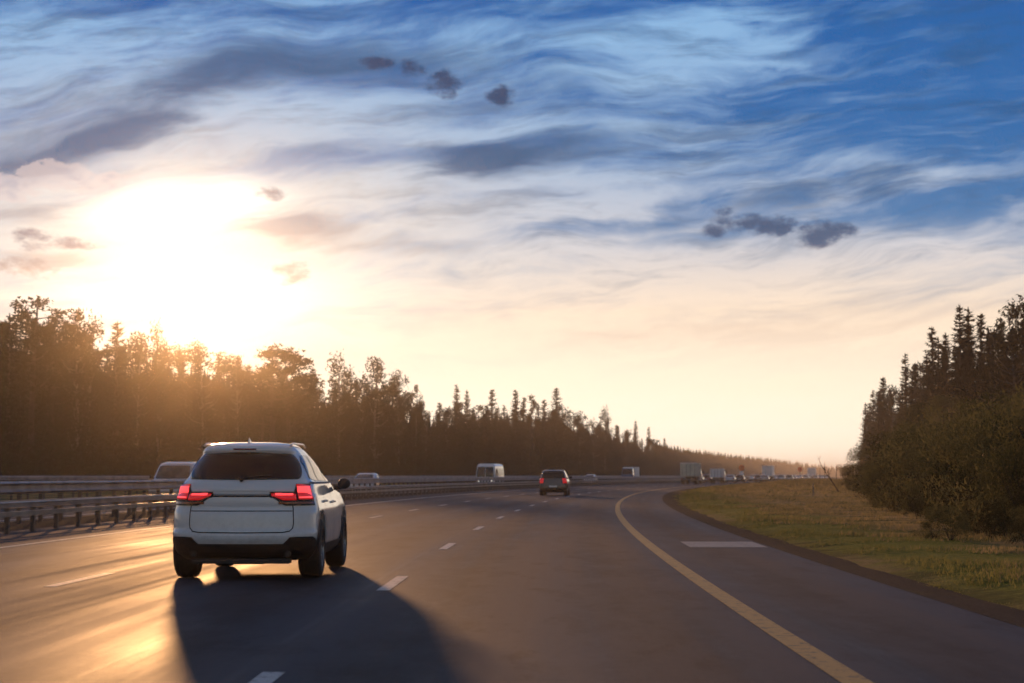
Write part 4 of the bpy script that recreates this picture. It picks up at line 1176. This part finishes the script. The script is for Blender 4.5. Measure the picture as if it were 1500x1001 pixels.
Uq = U+w1*1.2+(n1-.5)*1.5; Vq = V+w2*.7+(n2-.5)*.5
bright = gauss([(130, 100, 260, 75, .34, .1), (330, 205, 130, 28, .55, .12), (420, 190, 160, 22, .3, .15), (850, 75, 260, 45, .22, .05), (1080, 100, 130, 12, .42, .05), (1100, 30, 120, 14, .35, .05), (930, 120, 120, 40, .15, 0), (1000, 275, 260, 32, .26, .02),
                (560, 270, 220, 26, .3, .15), (900, 390, 330, 55, .35, .05), (1400, 260, 120, 14, .22, -.1), (520, 180, 180, 20, .3, .2), (700, 215, 200, 12, .4, .12), (820, 300, 150, 20, .3, .1), (250, 350, 200, 80, .6, 0), (1280, 120, 160, 6, .18, .02), (1200, 400, 300, 20, .2, .1)])
clear = gauss([(1380, 80, 260, 110, .26, 0), (1300, 300, 200, 45, .26, 0), (640, 235, 150, 10, .25, .16), (880, 335, 150, 14, .3, .15), (700, 20, 300, 22, .25, 0), (1300, 190, 250, 60, .12, 0), (480, 243, 170, 7, .3, .12), (1060, 345, 200, 10, .2, .1)])
dark = gauss([(150, 215, 170, 34, .85, .22), (40, 262, 80, 18, .5, 0), (300, 120, 150, 38, .5, .3), (500, 95, 230, 40, .3, .1), (715, 247, 110, 26, 1.0, .02), (870, 212, 130, 20, .55, .08), (110, 5, 140, 20, .4, 0), (620, 140, 220, 60, .18, .0), (1150, 302, 120, 20, .55, .1), (830, 150, 160, 30, .3, .1), (690, 320, 130, 16, .3, .1), (880, 484, 120, 10, .35, 0), (980, 345, 60, 20, .2, 0), (400, 340, 90, 12, .25, .1), (640, 360, 150, 14, .22, -.05), (430, 240, 110, 14, .25, .1), (700, 440, 140, 10, .15, 0), (55, 325, 80, 22, .7, .1), (420, 338, 95, 20, .8, 0), (70, 395, 90, 16, .6, 0), (500, 300, 120, 14, .4, .1), (200, 300, 50, 14, .4, .1), (560, 370, 160, 12, .4, -.05), (600, 90, 260, 30, .3, .05), (900, 235, 90, 12, .4, .1), (1000, 180, 120, 10, .25, .1)])
base_cov = (V.step(7.5, 1.5))*.08-(U.step(3.5, 6.5)*V.step(3.2, 4.4))*.08
cov = (n1*.52+n2*.44+n3*.19+base_cov+bright*.42-clear*.50-.04).step(.45, .70)*(V.step(13.0, 7.5))
dm = ((dark*.62+nd*.55+n2*.34+n3*.35-.43)).step(.28, .74)*(V.step(.9, 2.2))*(1.0-bright.clamp()*.3)
# distance from the sun in the same units
us, vs_ = math.degrees(SUN_AZ)*28*math.pi/180, 3.3
dsu = (U-us); dsv = (V-vs_)
ds2 = dsu*dsu*.5+dsv*dsv*2.6
near = (ds2*-.16).exp(); mid = (ds2*-.15).exp(); wide = ((dsu*dsu*.018+V*V*.10)*-1.0).exp()
vr = V/8.0
ramp_clear = ramp(t, vr, [(0.0, lin(255, 248, 234)), (.14, lin(255, 239, 216)), (.27, lin(232, 208, 186)), (.36, lin(158, 172, 190)), (.47, lin(74, 122, 172)), (.62, lin(46, 106, 168)), (.87, lin(30, 94, 164)), (1.0, lin(24, 84, 152))])
ramp_cl_c = ramp(t, vr, [(0.0, lin(255, 246, 228)), (.16, lin(255, 236, 210)), (.30, lin(250, 226, 200)), (.42, lin(206, 206, 212)), (.58, lin(156, 182, 212)), (.8, lin(140, 182, 222)), (1.0, lin(110, 165, 215))])
ramp_dk = ramp(t, vr, [(0.0, lin(236, 200, 170)), (.25, lin(214, 186, 168)), (.36, lin(108, 130, 154)), (.5, lin(44, 80, 118)), (.8, lin(44, 88, 136)), (1.0, lin(40, 88, 142))])
col = mixc(t, cov, ramp_clear, ramp_cl_c)
wis = nz(t, comb(t, Uw*.6+5.0, (Vw+U*.10)*4.2, 21.0), 1, 6, .62).step(.44, .70)*nz(t, comb(t, U*.5, V*.9, 30.0), 1, 2).step(.36, .58)
col = mixc(t, wis*.75*(V.step(1.5, 3.0)), col, mixc(t, .45, ramp_clear, ramp_cl_c))
shade = nz(t, comb(t, Uw*.5+15.0, (Vw+U*.05)*3.0, 41.0), 1, 6, .62).step(.47, .68)*(V.step(2.0, 3.2))
col = mixc(t, shade*.5, col, ramp_dk)
col = mixc(t, dm*.95, col, ramp_dk)
# whiter and brighter towards the sun, cloud structure kept
lit = mixc(t, (cov*.5+.5), lin(176, 190, 212), lin(250, 238, 222))
lit = mixc(t, dm*.9, lit, ramp(t, V/8.0, [(0.0, lin(238, 205, 176)), (.40, lin(212, 188, 172)), (.50, lin(176, 172, 180)), (.58, lin(72, 112, 156)), (1.0, lin(60, 108, 160))]))
col = mixc(t, (mid*1.05).clamp(), col, lit)
# small dark cumulus scraps
nc = nz(t, comb(t, U*2.6+w1*2.0, V*4.4, 2.0), 1, 7, .64)
cum = blobs([(552, 98, 26, 9, 1), (603, 102, 22, 13, 1), (650, 127, 24, 20, 1.1), (735, 143, 21, 15, 1), (1057, 322, 20, 15, 1), (1048, 340, 18, 10, .9), (1092, 330, 36, 16, 1.2), (1130, 336, 38, 17, 1.2), (1200, 348, 36, 22, 1.25), (1228, 343, 28, 14, 1.1), (395, 288, 22, 9, .8), (63, 362, 32, 17, .9), (425, 402, 24, 18, .9), (48, 404, 42, 14, .8), (100, 366, 60, 8, .7)])
cm = (cum*.62+.16+(nc-.5)*3.4).step(-.16, .95)
cumcol = ramp(t, vr, [(0.0, lin(226, 190, 160)), (.36, lin(205, 172, 152)), (.42, lin(66, 90, 124)), (.6, lin(40, 66, 102)), (1.0, lin(36, 66, 108))])
cumcol = mixc(t, (mid*.75).clamp(), cumcol, lin(192, 170, 164))
col = mixc(t, cm*.95, col, cumcol)
# bright-rimmed puffs low at the left
puf = blobs([(90, 270, 60, 22, 1), (145, 282, 50, 14, .9), (20, 290, 55, 20, 1), (175, 268, 30, 8, .7)])
pf_ = (puf*.6+(nc-.5)*2.4).step(-.05, .3); pr = (puf*.6+(nc-.5)*2.4).step(.3, .9)
col = mixc(t, pf_*.55, col, lin(226, 208, 204)); col = mixc(t, pr*.5, col, lin(168, 168, 184))
# low scattered haze light
def scl(c, f):
    n = t.nodes.new('ShaderNodeVectorMath'); n.operation = 'SCALE'; t.links.new(c.s, n.inputs[0])
    if isinstance(f, X): t.links.new(f.s, n.inputs['Scale'])
    else: n.inputs['Scale'].default_value = f
    return X(t, n.outputs[0])
def cadd(a, b):
    n = t.nodes.new('ShaderNodeVectorMath'); n.operation = 'ADD'; t.links.new(a.s, n.inputs[0]); t.links.new(b.s, n.inputs[1]); return X(t, n.outputs[0])
cst = lambda c: mixc(t, 0.0, c, c)
core = gauss([(240, 320, 95, 42, .85, 0), (290, 445, 210, 58, .6, 0), (330, 300, 60, 30, .4, 0)])*(n2*3.2-.65).clamp()
col = cadd(col, scl(cst((1.0, .90, .74)), core*(1.0-cm*.3)*(1.0-dm*.6)*(cov*.4+.7)*.8))
lowg = ((dsu*dsu*.006+V*V*.22)*-1.0).exp()
col = cadd(col, scl(cst((1.0, .88, .68)), lowg*.32*(1.0-cm*.4)))
# upper sky (outside the frame) hands over to the plain Nishita sky
t.links.new(col.s, bg2.inputs[0]); bg2.inputs[1].default_value = 1.0
mx = t.nodes.new('ShaderNodeMixShader'); up = (V.step(9.0, 16.0)).max((az._m('ABSOLUTE')).step(.7, 1.5)).max(V.step(-.2, -2.0))
t.links.new(up.s, mx.inputs[0]); t.links.new(bg2.outputs[0], mx.inputs[1]); t.links.new(bg.outputs[0], mx.inputs[2])
t.links.new(mx.outputs[0], out.inputs[0])
W.cycles.sampling_method = 'MANUAL'; W.cycles.sample_map_resolution = 512

# air
m = MB(); m.box((0, 2400, 11.0), (6400, 6400, 24.6)); hz = m.build('haze'); tag(hz, kind='stuff'); hz['label'] = 'warm evening haze over road and forest'; hz['category'] = 'haze'
hm = bpy.data.materials.new('haze_air'); hm.use_nodes = True; ht = hm.node_tree
for n in list(ht.nodes): ht.nodes.remove(n)
ho = ht.nodes.new('ShaderNodeOutputMaterial'); hv = ht.nodes.new('ShaderNodeVolumePrincipled')
hv.inputs['Color'].default_value = (.95, .88, .80, 1); hv.inputs['Density'].default_value = .00026; hv.inputs['Anisotropy'].default_value = .35
hw = ht.nodes.new('ShaderNodeVolumePrincipled')         # added sharply forward-scattering air, stands in for lens glow around the sun
hw.inputs['Color'].default_value = (1.0, .84, .66, 1); hw.inputs['Density'].default_value = .00004; hw.inputs['Anisotropy'].default_value = .95
ha = ht.nodes.new('ShaderNodeAddShader'); ht.links.new(hv.outputs[0], ha.inputs[0]); ht.links.new(hw.outputs[0], ha.inputs[1])
ht.links.new(ha.outputs[0], ho.inputs['Volume']); hz.data.materials.append(hm)

cam = bpy.data.cameras.new('camera'); co = bpy.data.objects.new('camera', cam); C.objects.link(co); S.camera = co
cam.sensor_width = 36; cam.lens = 36*F/1500; cam.clip_end = 12000; cam.clip_start = .1
pitch = math.atan((697-500.5)/F); co.location = (0, 0, CAMH); co.rotation_euler = (math.pi/2+pitch, 0, 0)
cam.dof.use_dof = True; cam.dof.focus_distance = 27.0; cam.dof.aperture_fstop = 3.2

S.view_settings.view_transform = 'Standard'; S.view_settings.look = 'None'; S.view_settings.exposure = .06; S.view_settings.gamma = 1
S.render.engine = 'CYCLES'
S.cycles.use_denoising = True; S.cycles.denoising_input_passes = 'RGB_ALBEDO'; S.cycles.max_bounces = 6; S.cycles.volume_bounces = 0; S.cycles.transparent_max_bounces = 6
S.cycles.diffuse_bounces = 2; S.cycles.glossy_bounces = 3; S.cycles.use_adaptive_sampling = True; S.cycles.adaptive_threshold = .008; S.cycles.adaptive_min_samples = 64
S.cycles.sample_clamp_indirect = 8
